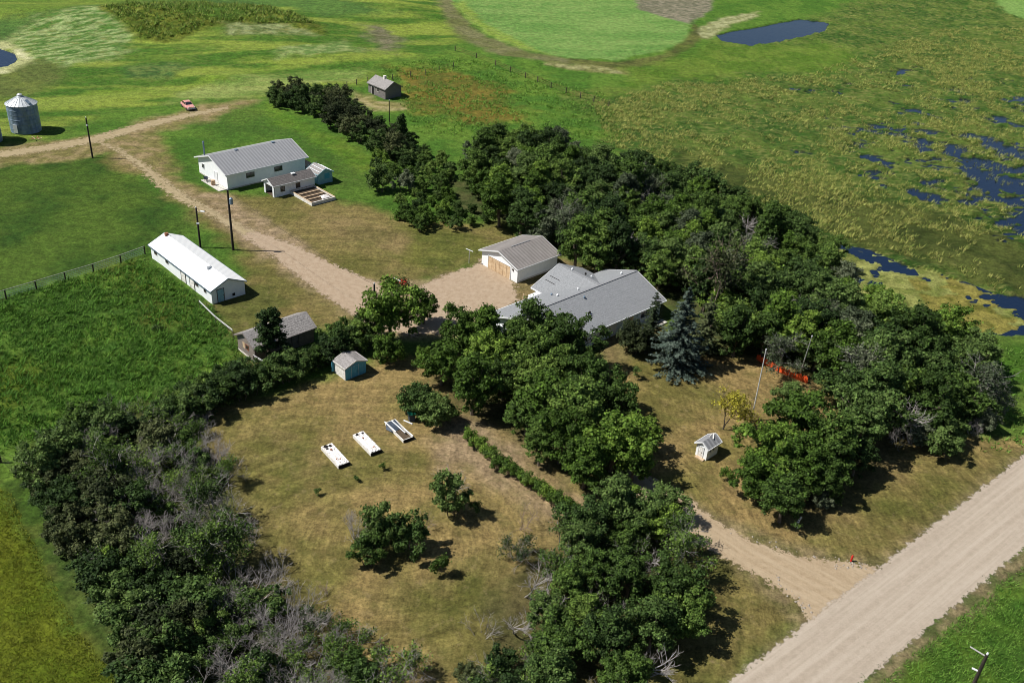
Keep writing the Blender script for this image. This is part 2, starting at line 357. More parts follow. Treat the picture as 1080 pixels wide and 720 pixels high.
# pasture below it
region([(400, 70), (480, 55), (560, 70), (640, 95), (700, 110), (660, 150), (560, 155), (470, 150), (420, 110)], (0.048, 0.115, 0.016), (0.085, 0.150, 0.022), n1, 4, 3, 0.25, 0.05)
region([(425, 78), (480, 78), (540, 95), (550, 125), (510, 132), (470, 118), (430, 115)], (0.085, 0.095, 0.018), (0.135, 0.110, 0.022), n1, 4, 5, 0.35, 0.2)
region([(375, 98), (400, 106), (425, 108), (430, 116), (395, 116), (370, 106)], (0.14, 0.13, 0.05), (0.26, 0.22, 0.12), n3, 1.5, 1.5, 0.1, 0.3)
# marsh
region([(640, 150), (600, 100), (660, 92), (730, 70), (760, 48), (830, 30), (880, 10), (1000, -30), (1500, -60), (1900, 500), (1100, 350), (1060, 350), (880, 300), (760, 230), (700, 190)], (0.038, 0.078, 0.014), (0.085, 0.115, 0.024), n1, 5, 4, 0.5, 0.8)
region([(700, 60), (760, 48), (870, 44), (920, 60), (860, 80), (780, 80), (700, 92), (640, 100), (660, 80)], (0.062, 0.120, 0.014), (0.095, 0.150, 0.022), n1, 6, 6, 0.3, 0.25)
region([(735, 32), (760, 20), (800, 12), (800, 18), (770, 26), (745, 40)], (0.16, 0.16, 0.08), (0.27, 0.26, 0.15), n3, 1.5, 1.5, 0.1, 0.5)
region([(690, 150), (760, 165), (840, 195), (930, 210), (1000, 225), (1100, 262), (1130, 330), (1000, 285), (900, 258), (830, 225), (740, 195)], (0.042, 0.062, 0.014), (0.078, 0.100, 0.024), n1, 4, 4, 0.45, 0.15)
region([(1005, -60), (1300, -60), (1300, 90), (1100, 26), (1060, 14)], (0.11, 0.20, 0.05), (0.13, 0.22, 0.06), n1, 1.5, 1.5, 0.04, 0.1)
region([(1045, 330), (1080, 345), (1130, 380), (1130, 470), (1080, 485), (1035, 478), (1020, 440), (1040, 400)], (0.050, 0.120, 0.014), (0.10, 0.165, 0.03), n1, 2, 2, 0.35, 0.1)
# left fields
region([(-200, 175), (100, 165), (165, 195), (205, 240), (160, 262), (60, 300), (-200, 360)], (0.024, 0.062, 0.009), (0.058, 0.105, 0.015), n2 * .5 + n1 * .5, 3, 2, 0.12, 0.05)
region([(-300, 330), (40, 304), (150, 268), (225, 325), (262, 378), (200, 440), (60, 470), (20, 510), (-300, 540)], (0.055, 0.130, 0.020), (0.125, 0.225, 0.034), n1 * 0.5 + n3 * 0.5, 1, 0.8, 0.55, 0.08)
region([(90, 395), (45, 420), (-60, 470), (-60, 400), (30, 385)], (0.07, 0.13, 0.014), (0.11, 0.165, 0.02), n1, 4, 4, None, 0.1)
region([(148, 275), (175, 300), (185, 345), (160, 350), (140, 300), (120, 285)], (0.07, 0.10, 0.016), (0.10, 0.12, 0.02), n1, 3, 3)
# back of the barn
region([(170, 128), (250, 108), (330, 130), (400, 165), (400, 200), (350, 200), (300, 150)], (0.040, 0.092, 0.013), (0.075, 0.125, 0.020), n2, 3, 3, 0.05, 0.05, 0.4)
region([(285, 112), (330, 135), (380, 160), (420, 178), (400, 190), (340, 155), (290, 130)], (0.065, 0.14, 0.014), (0.105, 0.17, 0.022), n1, 2, 2, 0.25, 0.1)
region([(110, 148), (165, 135), (195, 190), (240, 205), (330, 205), (385, 218), (430, 232), (540, 232), (562, 262), (450, 302), (400, 300), (388, 350), (330, 350), (270, 385), (214, 322), (268, 290), (250, 262), (205, 232), (175, 200), (120, 170)], (0.105, 0.105, 0.028), (0.175, 0.145, 0.055), n2 * 0.5 + n1 * 0.5, 2.5, 2.5, 0.0, 0.1, 0.8)
region([(400, 255), (440, 235), (500, 245), (540, 262), (470, 285), (430, 280)], (0.085, 0.10, 0.022), (0.12, 0.125, 0.03), n1, 2, 2, 0, 0.05, 0.8)
region([(385, 235), (330, 225), (360, 250), (420, 265), (430, 250)], (0.14, 0.12, 0.045), (0.19, 0.15, 0.065), n1, 2, 2, 0, 0.1, 0.8)
region([(280, 300), (330, 330), (345, 345), (300, 350), (255, 345), (230, 325), (240, 300)], (0.085, 0.095, 0.024), (0.155, 0.125, 0.045), n1, 2, 2, 0, 0.1, 0.8)
# dirt under the tracks
region([(100, 150), (150, 125), (210, 112), (262, 108), (225, 124), (165, 140), (175, 175), (210, 205), (190, 212), (150, 180), (125, 165)], (0.15, 0.14, 0.05), (0.24, 0.19, 0.10), n3, 2, 2, 0, 0.2, 0.6)
region([(-60, 162), (60, 148), (120, 140), (125, 155), (60, 170), (-60, 182)], (0.14, 0.13, 0.045), (0.22, 0.18, 0.09), n3, 1.5, 2, 0, 0.2, 0.6)
region([(185, 200), (240, 205), (300, 245), (360, 290), (420, 300), (460, 290), (545, 280), (545, 325), (480, 350), (440, 360), (380, 350), (320, 300), (250, 250)], (0.19, 0.15, 0.08), (0.27, 0.21, 0.13), n3, 1.5, 1.5, 0, 0.1, 0.6)
# dry lawns
dryn = n2 * 0.45 + n1 * 0.55
region([(225, 430), (300, 415), (370, 390), (410, 372), (500, 400), (600, 480), (700, 520), (760, 600), (700, 730), (440, 780), (300, 740), (240, 560), (215, 470)], (0.125, 0.118, 0.034), (0.225, 0.172, 0.070), dryn, 2, 1.5, 0.0, 0.1, 1.0)
region([(265, 440), (330, 455), (350, 500), (300, 520), (250, 480)], (0.10, 0.105, 0.025), (0.16, 0.135, 0.05), n1, 3, 4, 0, 0.1, 1.0)
region([(395, 610), (470, 600), (520, 570), (545, 600), (480, 650), (420, 650), (380, 630)], (0.085, 0.09, 0.022), (0.15, 0.13, 0.045), n1, 3, 3, 0, 0.05, 1.0)
region([(470, 440), (520, 450), (560, 480), (640, 540), (600, 560), (540, 520), (500, 500), (460, 490)], (0.19, 0.145, 0.07), (0.26, 0.20, 0.12), n1, 2, 2, 0, 0.1, 1.0)
region([(620, 400), (660, 372), (760, 370), (860, 390), (900, 460), (1000, 462), (1110, 466), (1060, 510), (920, 600), (850, 590), (720, 530), (650, 520)], (0.120, 0.112, 0.032), (0.215, 0.162, 0.066), dryn, 1.5, 1.5, 0, 0.1, 1.0)
region([(860, 560), (920, 530), (1000, 500), (1060, 485), (1060, 500), (950, 575), (900, 590), (840, 580)], (0.085, 0.090, 0.022), (0.145, 0.125, 0.042), n1, 2, 2.5, 0, 0.05, 1.0)
region([(740, 560), (790, 590), (850, 640), (770, 730), (620, 780), (690, 690), (700, 600)], (0.075, 0.082, 0.020), (0.140, 0.120, 0.040), n1, 1.5, 1.5, 0, 0.05, 1.0)
region([(880, 765), (915, 728), (1080, 588), (1300, 410), (1600, 500), (1300, 900), (900, 900)], (0.042, 0.105, 0.014), (0.085, 0.155, 0.020), n1, 1.0, 1.0, 0.22, 0.05)
region([(920, 700), (1000, 640), (1060, 590), (1090, 575), (1085, 605), (1040, 640), (960, 700), (910, 735)], (0.07, 0.085, 0.03), (0.17, 0.14, 0.08), n3, 0.8, 1.0, 0.03, 0.1)
region([(500, 275), (560, 262), (640, 285), (700, 300), (700, 372), (640, 385), (600, 350), (520, 335)], (0.10, 0.10, 0.035), (0.18, 0.145, 0.065), n1, 1.5, 1.0, 0.0, 0.0, 0.8)
for P_ in ([(715, 520), (760, 545), (850, 578), (930, 592), (900, 606), (800, 590), (740, 560)], [(745, 575), (800, 600), (845, 640), (865, 660), (830, 690), (770, 745), (740, 745), (840, 660), (800, 620)], [(930, 590), (1000, 535), (1120, 445), (1130, 455), (1010, 545), (920, 612)]):
    region(P_, (0.11, 0.105, 0.04), (0.20, 0.165, 0.085), n3, 1.2, 0.6, 0.0, 0.0, 0.9)
region([(20, 500), (50, 560), (75, 620), (110, 680), (150, 760), (110, 760), (75, 670), (35, 600), (-10, 505)], (0.045, 0.085, 0.014), (0.09, 0.12, 0.025), n3, 1.2, 1.0, 0.3, 0.1)
# yellow green crop, bottom left
region([(-300, 520), (-10, 500), (40, 590), (75, 660), (120, 700), (135, 760), (-300, 900)], (0.072, 0.105, 0.008), (0.110, 0.135, 0.012), n1, 1.2, 0.8, 0.08, 0.05)
# dark brown-green leaf litter under the woods
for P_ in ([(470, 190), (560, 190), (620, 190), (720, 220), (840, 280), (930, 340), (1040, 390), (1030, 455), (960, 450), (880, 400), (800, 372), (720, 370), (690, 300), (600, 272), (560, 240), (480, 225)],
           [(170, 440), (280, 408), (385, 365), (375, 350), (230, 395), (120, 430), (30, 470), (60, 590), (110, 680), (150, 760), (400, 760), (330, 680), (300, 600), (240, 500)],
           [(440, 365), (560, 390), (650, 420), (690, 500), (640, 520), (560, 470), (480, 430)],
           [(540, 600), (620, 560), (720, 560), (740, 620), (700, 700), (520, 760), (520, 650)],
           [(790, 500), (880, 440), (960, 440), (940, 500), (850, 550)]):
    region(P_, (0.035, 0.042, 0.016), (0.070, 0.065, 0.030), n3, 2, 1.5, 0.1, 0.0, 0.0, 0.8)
lf = sstep(0.3, 0.7, lawn)[:, None]; wet_ = sstep(0.3, 0.7, fleck)[:, None]; up_ = sstep(165, 200, y)[:, None]
col *= (np.array([0.92, 0.90, 0.85]) * (1 - lf) * (1 - up_) + np.array([1.05, 1.05, .95]) * (1 - lf) * up_ + np.array([0.84, 0.80, 0.80]) * lf) * (1 - wet_ * np.array([.08, -.06, .0]))
z = np.zeros(NV)
big = fbm(x, y, 5.0, 3, 21) - 0.5; sm = fbm(x, y, 1.3, 3, 22) - 0.5
z += weed * (1.3 * big + 1.5 * sm)
# marsh hummocks are longer along the wind
hm = fbm(x * 0.6 + y * 0.5, y * 1.1 - x * 0.4, 2.2, 3, 23)
# roll of the land: low mound and shallow rises well away from the yard
def hill(cx, cy, rx, ry, h):
    return h * np.exp(-((x - cx) / rx) ** 2 - ((y - cy) / ry) ** 2)
# water: terrain dips below the water sheets
WL = -0.30
def basin(poly, soft, jit, depth, thr=None, nz=None):
    global z, col
    d = sdf(x, y, gp(poly)) + jx * jit
    t = sstep(-soft, soft * 0.3, d)
    if nz is not None: t = t * sstep(thr - 0.05, thr + 0.05, nz)
    z = z * (1 - t) - depth * t
    return t
pondR = [(758, 37), (775, 33), (810, 27), (845, 20), (872, 24), (868, 32), (845, 38), (815, 44), (790, 47), (765, 43)]
tw = basin(pondR, 1.2, 0.6, 0.9)
pondL = [(-60, 44), (-20, 46), (0, 52), (12, 56), (14, 62), (5, 69), (-30, 74), (-80, 76)]
tw2 = basin(pondL, 1.5, 0.6, 0.9)
region([(-60, 46), (5, 44), (28, 56), (34, 64), (10, 76), (-60, 84), (-60, 78), (0, 72), (18, 64), (12, 52), (-60, 50)], (0.28, 0.29, 0.13), (0.42, 0.41, 0.24), n1, 1.5, 1.0, 0.0, 0.0)
mn = fbm(x * 0.8 + y * 0.4, y * 1.2 - x * 0.3, 8.0, 5, 31) * .60 + fbm(x * 0.5 + y * .3, y * 1.5 - x * .2, 1.5, 3, 35) * .40
t1 = basin([(930, 130), (1000, 118), (1090, 100), (1300, 130), (1300, 350), (1085, 262), (1040, 235), (985, 212), (930, 185), (880, 158)], 4, 3, 0.8, 0.56, mn)
t1 = np.maximum(t1, basin([(1000, 152), (1050, 150), (1090, 158), (1300, 200), (1300, 330), (1085, 245), (1045, 225), (1012, 205), (1040, 195), (1015, 175)], 3, 3, 0.8, 0.47, mn))
t1b = basin([(830, 100), (960, 60), (1100, 90), (1000, 150), (850, 170)], 5, 3, 0.7, 0.66, mn)
lily = [(886, 258), (915, 262), (955, 278), (1000, 290), (1040, 306), (1100, 318), (1250, 350), (1250, 400), (1090, 352), (1040, 348), (990, 352), (950, 350), (900, 318), (860, 292)]
ln = fbm(x * 0.9 + y * 0.3, y * 1.5, 7.0, 5, 33); 
dl = sdf(x, y, gp(lily)) + jx * 1.0; tl = sstep(-1.0, 1.0, dl)
wx, wy = G(1060, 325); raft = tl * sstep(0.42, 0.48, ln * .62 + n3 * .38 + 0.33 * sstep(0, 1, np.exp(-(((x - G(975, 322)[0]) / 13) ** 2 + ((y - G(975, 322)[1]) / 7) ** 2))) - 0.30 * sstep(-2, 8, (x - wx)) )
z = z * (1 - tl) - 0.8 * tl; z = np.where(raft > 0.4, WL + 0.03 + 0.02 * (n3 - 0.5), z)
ac = two((0.085, 0.105, 0.022), (0.19, 0.20, 0.060), n3 * 0.6 + n1 * 0.4); rr = (raft > 0.3)
col[rr] = ac[rr]; weed[rr] = 0; fleck[rr] = 0.15
amb = (tl > 0.5) & (x > G(1005, 340)[0] - 2); br = rr & amb & (n1 > 0.45); col[br] = col[br] * np.array([0.88, 0.74, 0.6])
wet = (z < WL + 0.12) & ~rr & (np.maximum.reduce([tw, tw2, t1, t1b, tl]) > 0.3)
col[wet] = (0.03, 0.035, 0.02); fleck[wet] = 0
# reeds standing on hummocks in the marsh
mz = (weed > 0.4) & (fleck > 0.3) & (z > WL); z[mz] += (hm[mz] - 0.5) * 0.9
z = np.where((z < WL + 0.03) & (np.maximum.reduce([tw, tw2, t1, t1b, tl]) < 0.05), WL + 0.05, z)
z += hill(*G(225, 25), 34, 18, 3.2)
z += hill(*G(60, 22), 30, 14, 2.6) + hill(*G(330, 62), 30, 8, 1.6) + hill(*G(400, 12), 26, 16, 2.8) + hill(*G(250, 84), 30, 5, 1.0) + hill(*G(560, 66), 40, 4, .9)
La, Lb = G(768, 720), G(1080, 480); Ra, Rb = G(908, 720), G(1080, 578)
def ext(a, b, k0, k1):
    dx, dy = b[0] - a[0], b[1] - a[1]; return (a[0] + dx * k0, a[1] + dy * k0), (a[0] + dx * k1, a[1] + dy * k1)
l0, l1 = ext(La, Lb, -3, 9); r0, r1 = ext(Ra, Rb, -4, 12)
drv = gp([(655, 484), (690, 505), (728, 526), (760, 552), (800, 574), (845, 587), (900, 594), (935, 600), (880, 660), (845, 690), (852, 655), (838, 630), (790, 602), (752, 582), (700, 550), (650, 505)])
t2a = [(100, 148, .5), (125, 158, .5), (150, 175, .8), (172, 194, 1.1), (195, 210, 1.0), (228, 227, .8), (262, 246, 1.0)]
t2 = [(225, 226, .3), (262, 246, 1.3), (300, 264, 2.4), (335, 286, 3.2), (372, 306, 4.2), (410, 332, 4.0), (450, 345, 3.2)]
t1_ = [(-60, 172, 1.6), (0, 163, 1.7), (50, 156, 1.7), (100, 147, 1.8), (150, 133, 1.6), (195, 122, 1.3), (240, 114, 0.8)]
yardp = gp([(440, 303), (470, 290), (500, 280), (516, 268), (540, 292), (546, 316), (520, 332), (490, 345), (462, 352), (440, 352), (438, 325)])
flat = np.zeros(NV)
for P_ in ([l0, l1, r1, r0], drv, ribbon_poly(t2), ribbon_poly(t2a), ribbon_poly(t1_), yardp):
    flat = np.maximum(flat, sstep(-4.0, -2.0, sdf(x, y, P_)))
z = z * (1 - flat)
HT = z.reshape(X.shape)
def zat(px_, py_):
    i = min(max(np.searchsorted(ys, py_) - 1, 0), len(ys) - 2); j = min(max(np.searchsorted(xs, px_) - 1, 0), len(xs) - 2)
    return float(HT[i, j])
nx, ny = len(xs), len(ys)
ii = np.arange(nx * ny).reshape(ny, nx)
FC = np.stack([ii[:-1, :-1].ravel(), ii[:-1, 1:].ravel(), ii[1:, 1:].ravel(), ii[1:, :-1].ravel()], 1)

def ground_mat():
    Mx = bpy.data.materials.new('ground_cover'); Mx.use_nodes = True; t = Mx.node_tree; N = t.nodes; L = t.links
    b = N['Principled BSDF']; b.inputs['Roughness'].default_value = 0.95; b.inputs['Specular IOR Level'].default_value = 0.1
    def at(nm): a = N.new('ShaderNodeAttribute'); a.attribute_name = nm; return a
    ca, wa, fa, la = at('tint'), at('weed'), at('fleck'), at('lawn')
    geo = N.new('ShaderNodeNewGeometry')
    def noise(sc_, det, rg, stretch=None, rot=0):
        n = N.new('ShaderNodeTexNoise'); n.inputs['Scale'].default_value = sc_; n.inputs['Detail'].default_value = det; n.inputs['Roughness'].default_value = rg
        if stretch:
            mp = N.new('ShaderNodeMapping'); mp.inputs['Scale'].default_value = stretch; mp.inputs['Rotation'].default_value = (0, 0, rot)
            L.new(geo.outputs['Position'], mp.inputs[0]); L.new(mp.outputs[0], n.inputs['Vector'])
        else: L.new(geo.outputs['Position'], n.inputs['Vector'])
        return n
    def mth(op, a, b_=None, c=None):
        n = N.new('ShaderNodeMath'); n.operation = op
        for k, v in enumerate((a, b_, c)):
            if v is None: continue
            if isinstance(v, (int, float)): n.inputs[k].default_value = v
            else: L.new(v, n.inputs[k])
        return n.outputs[0]
    def mr(v, a, b_, c, d):
        n = N.new('ShaderNodeMapRange'); L.new(v, n.inputs[0])
        for k, q in enumerate((a, b_, c, d)): n.inputs[k + 1].default_value = q
        return n.outputs[0]
    fine = noise(2.4, 7, 0.85); mid = noise(0.7, 5, 0.65); mow = N.new('ShaderNodeTexNoise'); mow.inputs['Scale'].default_value = 1.0; mow.inputs['Detail'].default_value = 5; mow.inputs['Roughness'].default_value = 0.7
    ra = at('ring'); cbn = N.new('ShaderNodeCombineXYZ'); L.new(ra.outputs['Fac'], cbn.inputs[0])
    sl = N.new('ShaderNodeVectorMath'); sl.operation = 'SCALE'; sl.inputs['Scale'].default_value = 0.10; L.new(geo.outputs['Position'], sl.inputs[0])
    adv = N.new('ShaderNodeVectorMath'); adv.operation = 'ADD'; L.new(cbn.outputs[0], adv.inputs[0]); L.new(sl.outputs[0], adv.inputs[1]); L.new(adv.outputs[0], mow.inputs['Vector'])
    mow2 = noise(1.2, 3, 0.6, (1.8, 0.2, 1), math.radians(-28))
    v = mth('MULTIPLY', mr(fine.outputs['Fac'], 0.32, 0.68, 0.30, 1.75), mr(mid.outputs['Fac'], 0.3, 0.7, 0.62, 1.38))
    lw = mth('MULTIPLY', mr(mow.outputs['Fac'], 0.35, 0.65, 0.74, 1.26), mr(mow2.outputs['Fac'], 0.35, 0.65, 0.88, 1.12))
    lwm = mth('ADD', mth('MULTIPLY', la.outputs['Fac'], mth('SUBTRACT', lw, 1.0)), 1.0)
    v = mth('MULTIPLY', v, lwm)
    sc1 = N.new('ShaderNodeVectorMath'); sc1.operation = 'SCALE'; L.new(ca.outputs['Color'], sc1.inputs[0]); L.new(v, sc1.inputs['Scale'])
    # straw coloured seed heads
    st = noise(0.75, 6, 0.8, (0.55, 1.5, 1), math.radians(30))
    big = noise(0.12, 4, 0.6)
    sf = mth('MULTIPLY', mth('MULTIPLY', mr(st.outputs['Fac'], 0.49, 0.60, 0.0, 1.0), mr(big.outputs['Fac'], 0.38, 0.58, 0.25, 1.0)), fa.outputs['Fac'])
    m1 = N.new('ShaderNodeMix'); m1.data_type = 'RGBA'; L.new(sf, m1.inputs[0]); L.new(sc1.outputs[0], m1.inputs[6]); m1.inputs[7].default_value = (0.24, 0.235, 0.075, 1)
    # greener / drier drift inside the lawn
    gr = noise(0.33, 5, 0.7)
    gf = mth('MULTIPLY', mr(gr.outputs['Fac'], 0.50, 0.66, 0.0, 0.35), la.outputs['Fac'])
    m2 = N.new('ShaderNodeMix'); m2.data_type = 'RGBA'; L.new(gf, m2.inputs[0]); L.new(m1.outputs[2], m2.inputs[6])
    m2.inputs[7].default_value = (0.065, 0.080, 0.018, 1)
    dr = noise(0.8, 6, 0.75, (1, 1, 1), 1.0)
    df = mth('MULTIPLY', mr(dr.outputs['Fac'], 0.56, 0.70, 0.0, 0.55), la.outputs['Fac'])
    m3 = N.new('ShaderNodeMix'); m3.data_type = 'RGBA'; L.new(df, m3.inputs[0]); L.new(m2.outputs[2], m3.inputs[6]); m3.inputs[7].default_value = (0.24, 0.185, 0.095, 1)
    L.new(m3.outputs[2], b.inputs['Base Color'])
    bp = N.new('ShaderNodeBump'); bp.inputs['Strength'].default_value = 1.0
    hh = mth('ADD', mth('MULTIPLY', fine.outputs['Fac'], mth('MULTIPLY_ADD', wa.outputs['Fac'], 0.55, 0.07)), mth('MULTIPLY', st.outputs['Fac'], mth('MULTIPLY', wa.outputs['Fac'], 0.8)))
    bp.inputs['Distance'].default_value = 1.0
    L.new(hh, bp.inputs['Height']); L.new(bp.outputs[0], b.inputs['Normal'])
    return Mx
rcx, rcy = G(425, 575); ring = np.hypot((x - rcx), (y - rcy) * 1.1) + j2 * 1.5
MG = ground_mat()
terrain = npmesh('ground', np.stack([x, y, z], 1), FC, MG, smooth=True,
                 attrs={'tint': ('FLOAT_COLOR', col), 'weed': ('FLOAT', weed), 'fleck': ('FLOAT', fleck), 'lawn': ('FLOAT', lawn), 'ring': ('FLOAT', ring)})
tag(terrain, kind='structure')

# water sheets
def water_mat():
    Mx = bpy.data.materials.new('pond_water'); Mx.use_nodes = True; t = Mx.node_tree; N = t.nodes; L = t.links
    b = N['Principled BSDF']; b.inputs['Base Color'].default_value = (0.004, 0.012, 0.034, 1); b.inputs['Roughness'].default_value = 0.08
    b.inputs['Specular IOR Level'].default_value = 0.5
    g = N.new('ShaderNodeNewGeometry'); n = N.new('ShaderNodeTexNoise'); n.inputs['Scale'].default_value = 2.0; L.new(g.outputs['Position'], n.inputs['Vector'])
    bp = N.new('ShaderNodeBump'); bp.inputs['Distance'].default_value = 0.08; bp.inputs['Strength'].default_value = 0.5
    L.new(n.outputs['Fac'], bp.inputs['Height']); L.new(bp.outputs[0], b.inputs['Normal'])
    return Mx
MW = water_mat()
def water(name, poly, grow):
    P = gp(poly); cx = sum(p[0] for p in P) / len(P); cy = sum(p[1] for p in P) / len(P)
    P = [(cx + (p[0] - cx) * grow, cy + (p[1] - cy) * grow) for p in P]
    b = MB().add([(p[0], p[1], WL) for p in P], [tuple(range(len(P)))])
    return tag(b.build(name, MW), kind='structure')
water('pond', pondR, 1.12); water('pond', pondL, 1.12)
water('marsh_water', [(760, 50), (960, 40), (1110, 80), (1320, 120), (1320, 360), (1090, 268), (1000, 225), (860, 180), (780, 120)], 1.0)
water('lily_pond', lily, 1.1)

# ------------------------------------------------------------------ roads and tracks (ragged edged sheets 2 cm above the flat ground)
def gravel_mat(name, c1, c2, ctrk, rag, tmix=.7, alo=.035):
    Mx = bpy.data.materials.new(name); Mx.use_nodes = True; t = Mx.node_tree; N = t.nodes; L = t.links
    b = N['Principled BSDF']; b.inputs['Roughness'].default_value = 0.95; b.inputs['Specular IOR Level'].default_value = 0.1
    ed = N.new('ShaderNodeAttribute'); ed.attribute_name = 'edge'; ac = N.new('ShaderNodeAttribute'); ac.attribute_name = 'across'
    al = N.new('ShaderNodeAttribute'); al.attribute_name = 'along'
    g = N.new('ShaderNodeNewGeometry')
    n = N.new('ShaderNodeTexNoise'); n.inputs['Scale'].default_value = 1.5; n.inputs['Detail'].default_value = 8; n.inputs['Roughness'].default_value = 0.75
    L.new(g.outputs['Position'], n.inputs['Vector'])
    cr = N.new('ShaderNodeValToRGB'); L.new(n.outputs['Fac'], cr.inputs[0]); e = cr.color_ramp.elements
    e[0].position = 0.3; e[1].position = 0.7; e[0].color = (*c1, 1); e[1].color = (*c2, 1)
    cb = N.new('ShaderNodeCombineXYZ'); L.new(ac.outputs['Fac'], cb.inputs[0]); L.new(al.outputs['Fac'], cb.inputs[1])
    mp = N.new('ShaderNodeMapping'); mp.inputs['Scale'].default_value = (1.1, alo, 1); L.new(cb.outputs[0], mp.inputs[0])
    n2 = N.new('ShaderNodeTexNoise'); n2.inputs['Scale'].default_value = 1.3; n2.inputs['Detail'].default_value = 5; n2.inputs['Roughness'].default_value = 0.7; L.new(mp.outputs[0], n2.inputs['Vector'])
    mr = N.new('ShaderNodeMapRange'); L.new(n2.outputs['Fac'], mr.inputs[0]); mr.inputs[1].default_value = 0.42; mr.inputs[2].default_value = 0.62
    mx = N.new('ShaderNodeMix'); mx.data_type = 'RGBA'; mx.inputs[7].default_value = (*ctrk, 1); L.new(cr.outputs[0], mx.inputs[6])
    mm = N.new('ShaderNodeMath'); mm.operation = 'MULTIPLY'; mm.inputs[1].default_value = tmix; L.new(mr.outputs[0], mm.inputs[0]); L.new(mm.outputs[0], mx.inputs[0])
    L.new(mx.outputs[2], b.inputs['Base Color'])
    n3_ = N.new('ShaderNodeTexNoise'); n3_.inputs['Scale'].default_value = 5; n3_.inputs['Detail'].default_value = 5; L.new(g.outputs['Position'], n3_.inputs['Vector'])
    bp = N.new('ShaderNodeBump'); bp.inputs['Distance'].default_value = 0.05; bp.inputs['Strength'].default_value = 0.8; L.new(n3_.outputs['Fac'], bp.inputs['Height']); L.new(bp.outputs[0], b.inputs['Normal'])
    # ragged edge: gravel thins out into the grass
    n4_ = N.new('ShaderNodeTexNoise'); n4_.inputs['Scale'].default_value = 1.1; n4_.inputs['Detail'].default_value = 8; n4_.inputs['Roughness'].default_value = 0.8; L.new(g.outputs['Position'], n4_.inputs['Vector'])
    m1 = N.new('ShaderNodeMath'); m1.operation = 'SUBTRACT'; L.new(n4_.outputs['Fac'], m1.inputs[0]); m1.inputs[1].default_value = 0.5
    m2 = N.new('ShaderNodeMath'); m2.operation = 'MULTIPLY_ADD'; L.new(m1.outputs[0], m2.inputs[0]); m2.inputs[1].default_value = rag; L.new(ed.outputs['Fac'], m2.inputs[2])
    m3 = N.new('ShaderNodeMapRange'); L.new(m2.outputs[0], m3.inputs[0]); m3.inputs[1].default_value = -0.06; m3.inputs[2].default_value = 0.06
    tr = N.new('ShaderNodeBsdfTransparent'); ms = N.new('ShaderNodeMixShader'); L.new(m3.outputs[0], ms.inputs[0]); L.new(tr.outputs[0], ms.inputs[1]); L.new(b.outputs[0], ms.inputs[2])
    L.new(ms.outputs[0], N['Material Output'].inputs[0])
    return Mx
def patch(name, poly, m, line, zz=0.02, step=0.5, margin=1.5, label=None):
    P = np.array(poly); x0, y0 = P.min(0) - margin; x1, y1 = P.max(0) + margin
    px = np.arange(x0, x1, step); py = np.arange(y0, y1, step); A, B = np.meshgrid(px, py); a = A.ravel(); b = B.ravel()
    d = sdf(a, b, poly); keep = (d > -margin).reshape(A.shape)
    cell = keep[:-1, :-1] & keep[1:, :-1] & keep[:-1, 1:] & keep[1:, 1:]
    id_ = np.arange(len(a)).reshape(A.shape)
    Fq = np.stack([id_[:-1, :-1][cell], id_[:-1, 1:][cell], id_[1:, 1:][cell], id_[1:, :-1][cell]], 1)
    u = np.unique(Fq); rem = np.full(len(a), -1); rem[u] = np.arange(len(u)); Fq = rem[Fq]
    a = a[u]; b = b[u]; d = d[u]
    # nearest position along the centre line
    best = np.full(len(a), 1e9); acr = np.zeros(len(a)); alo = np.zeros(len(a)); acc = 0
    for i in range(len(line) - 1):
        ax, ay = line[i]; bx, by = line[i + 1]; dx, dy = bx - ax, by - ay; Ls = math.hypot(dx, dy)
        t = np.clip(((a - ax) * dx + (b - ay) * dy) / Ls ** 2, 0, 1); ddx = a - ax - t * dx; ddy = b - ay - t * dy
        dd = np.hypot(ddx, ddy); sg = np.sign(dx * ddy - dy * ddx); k = dd < best
        best = np.where(k, dd, best); acr = np.where(k, dd * sg, acr); alo = np.where(k, acc + t * Ls, alo); acc += Ls
    V = np.stack([a, b, np.full(len(a), zz)], 1)
    return tag(npmesh(name, V, Fq, m, attrs={'edge': ('FLOAT', d), 'across': ('FLOAT', acr), 'along': ('FLOAT', alo)}), kind='structure')
MR1 = gravel_mat('road_gravel', (0.27, 0.225, 0.175), (0.36, 0.305, 0.245), (0.43, 0.375, 0.31), 3.4, .5, .03)
MR2 = gravel_mat('drive_gravel', (0.24, 0.18, 0.115), (0.36, 0.28, 0.185), (0.40, 0.325, 0.225), 5.0, .5, .08)
MR3 = gravel_mat('yard_dirt', (0.245, 0.18, 0.12), (0.36, 0.28, 0.20), (0.41, 0.335, 0.25), 6.0, .35, .6)
MR4 = gravel_mat('track_dirt', (0.21, 0.17, 0.09), (0.35, 0.28, 0.17), (0.38, 0.31, 0.20), 9.0, .6, .06)
midl = [((l0[0] + r0[0]) / 2, (l0[1] + r0[1]) / 2), ((l1[0] + r1[0]) / 2, (l1[1] + r1[1]) / 2)]
patch('gravel_road', [l0, l1, r1, r0], MR1, midl, 0.024)
patch('gravel_driveway', drv, MR2, gp([(555, 462), (640, 492), (715, 540), (780, 582), (850, 620), (920, 660)]), 0.014)
patch('dirt_track', ribbon_poly(t2), MR3, gp([p[:2] for p in t2]), 0.012)
patch('dirt_track', ribbon_poly(t2a), MR4, gp([p[:2] for p in t2a]), 0.020)
patch('dirt_yard', yardp, MR3, gp([(445, 345), (525, 282)]), 0.018)
patch('dirt_track', ribbon_poly(t1_), MR4, gp([p[:2] for p in t1_]), 0.016)
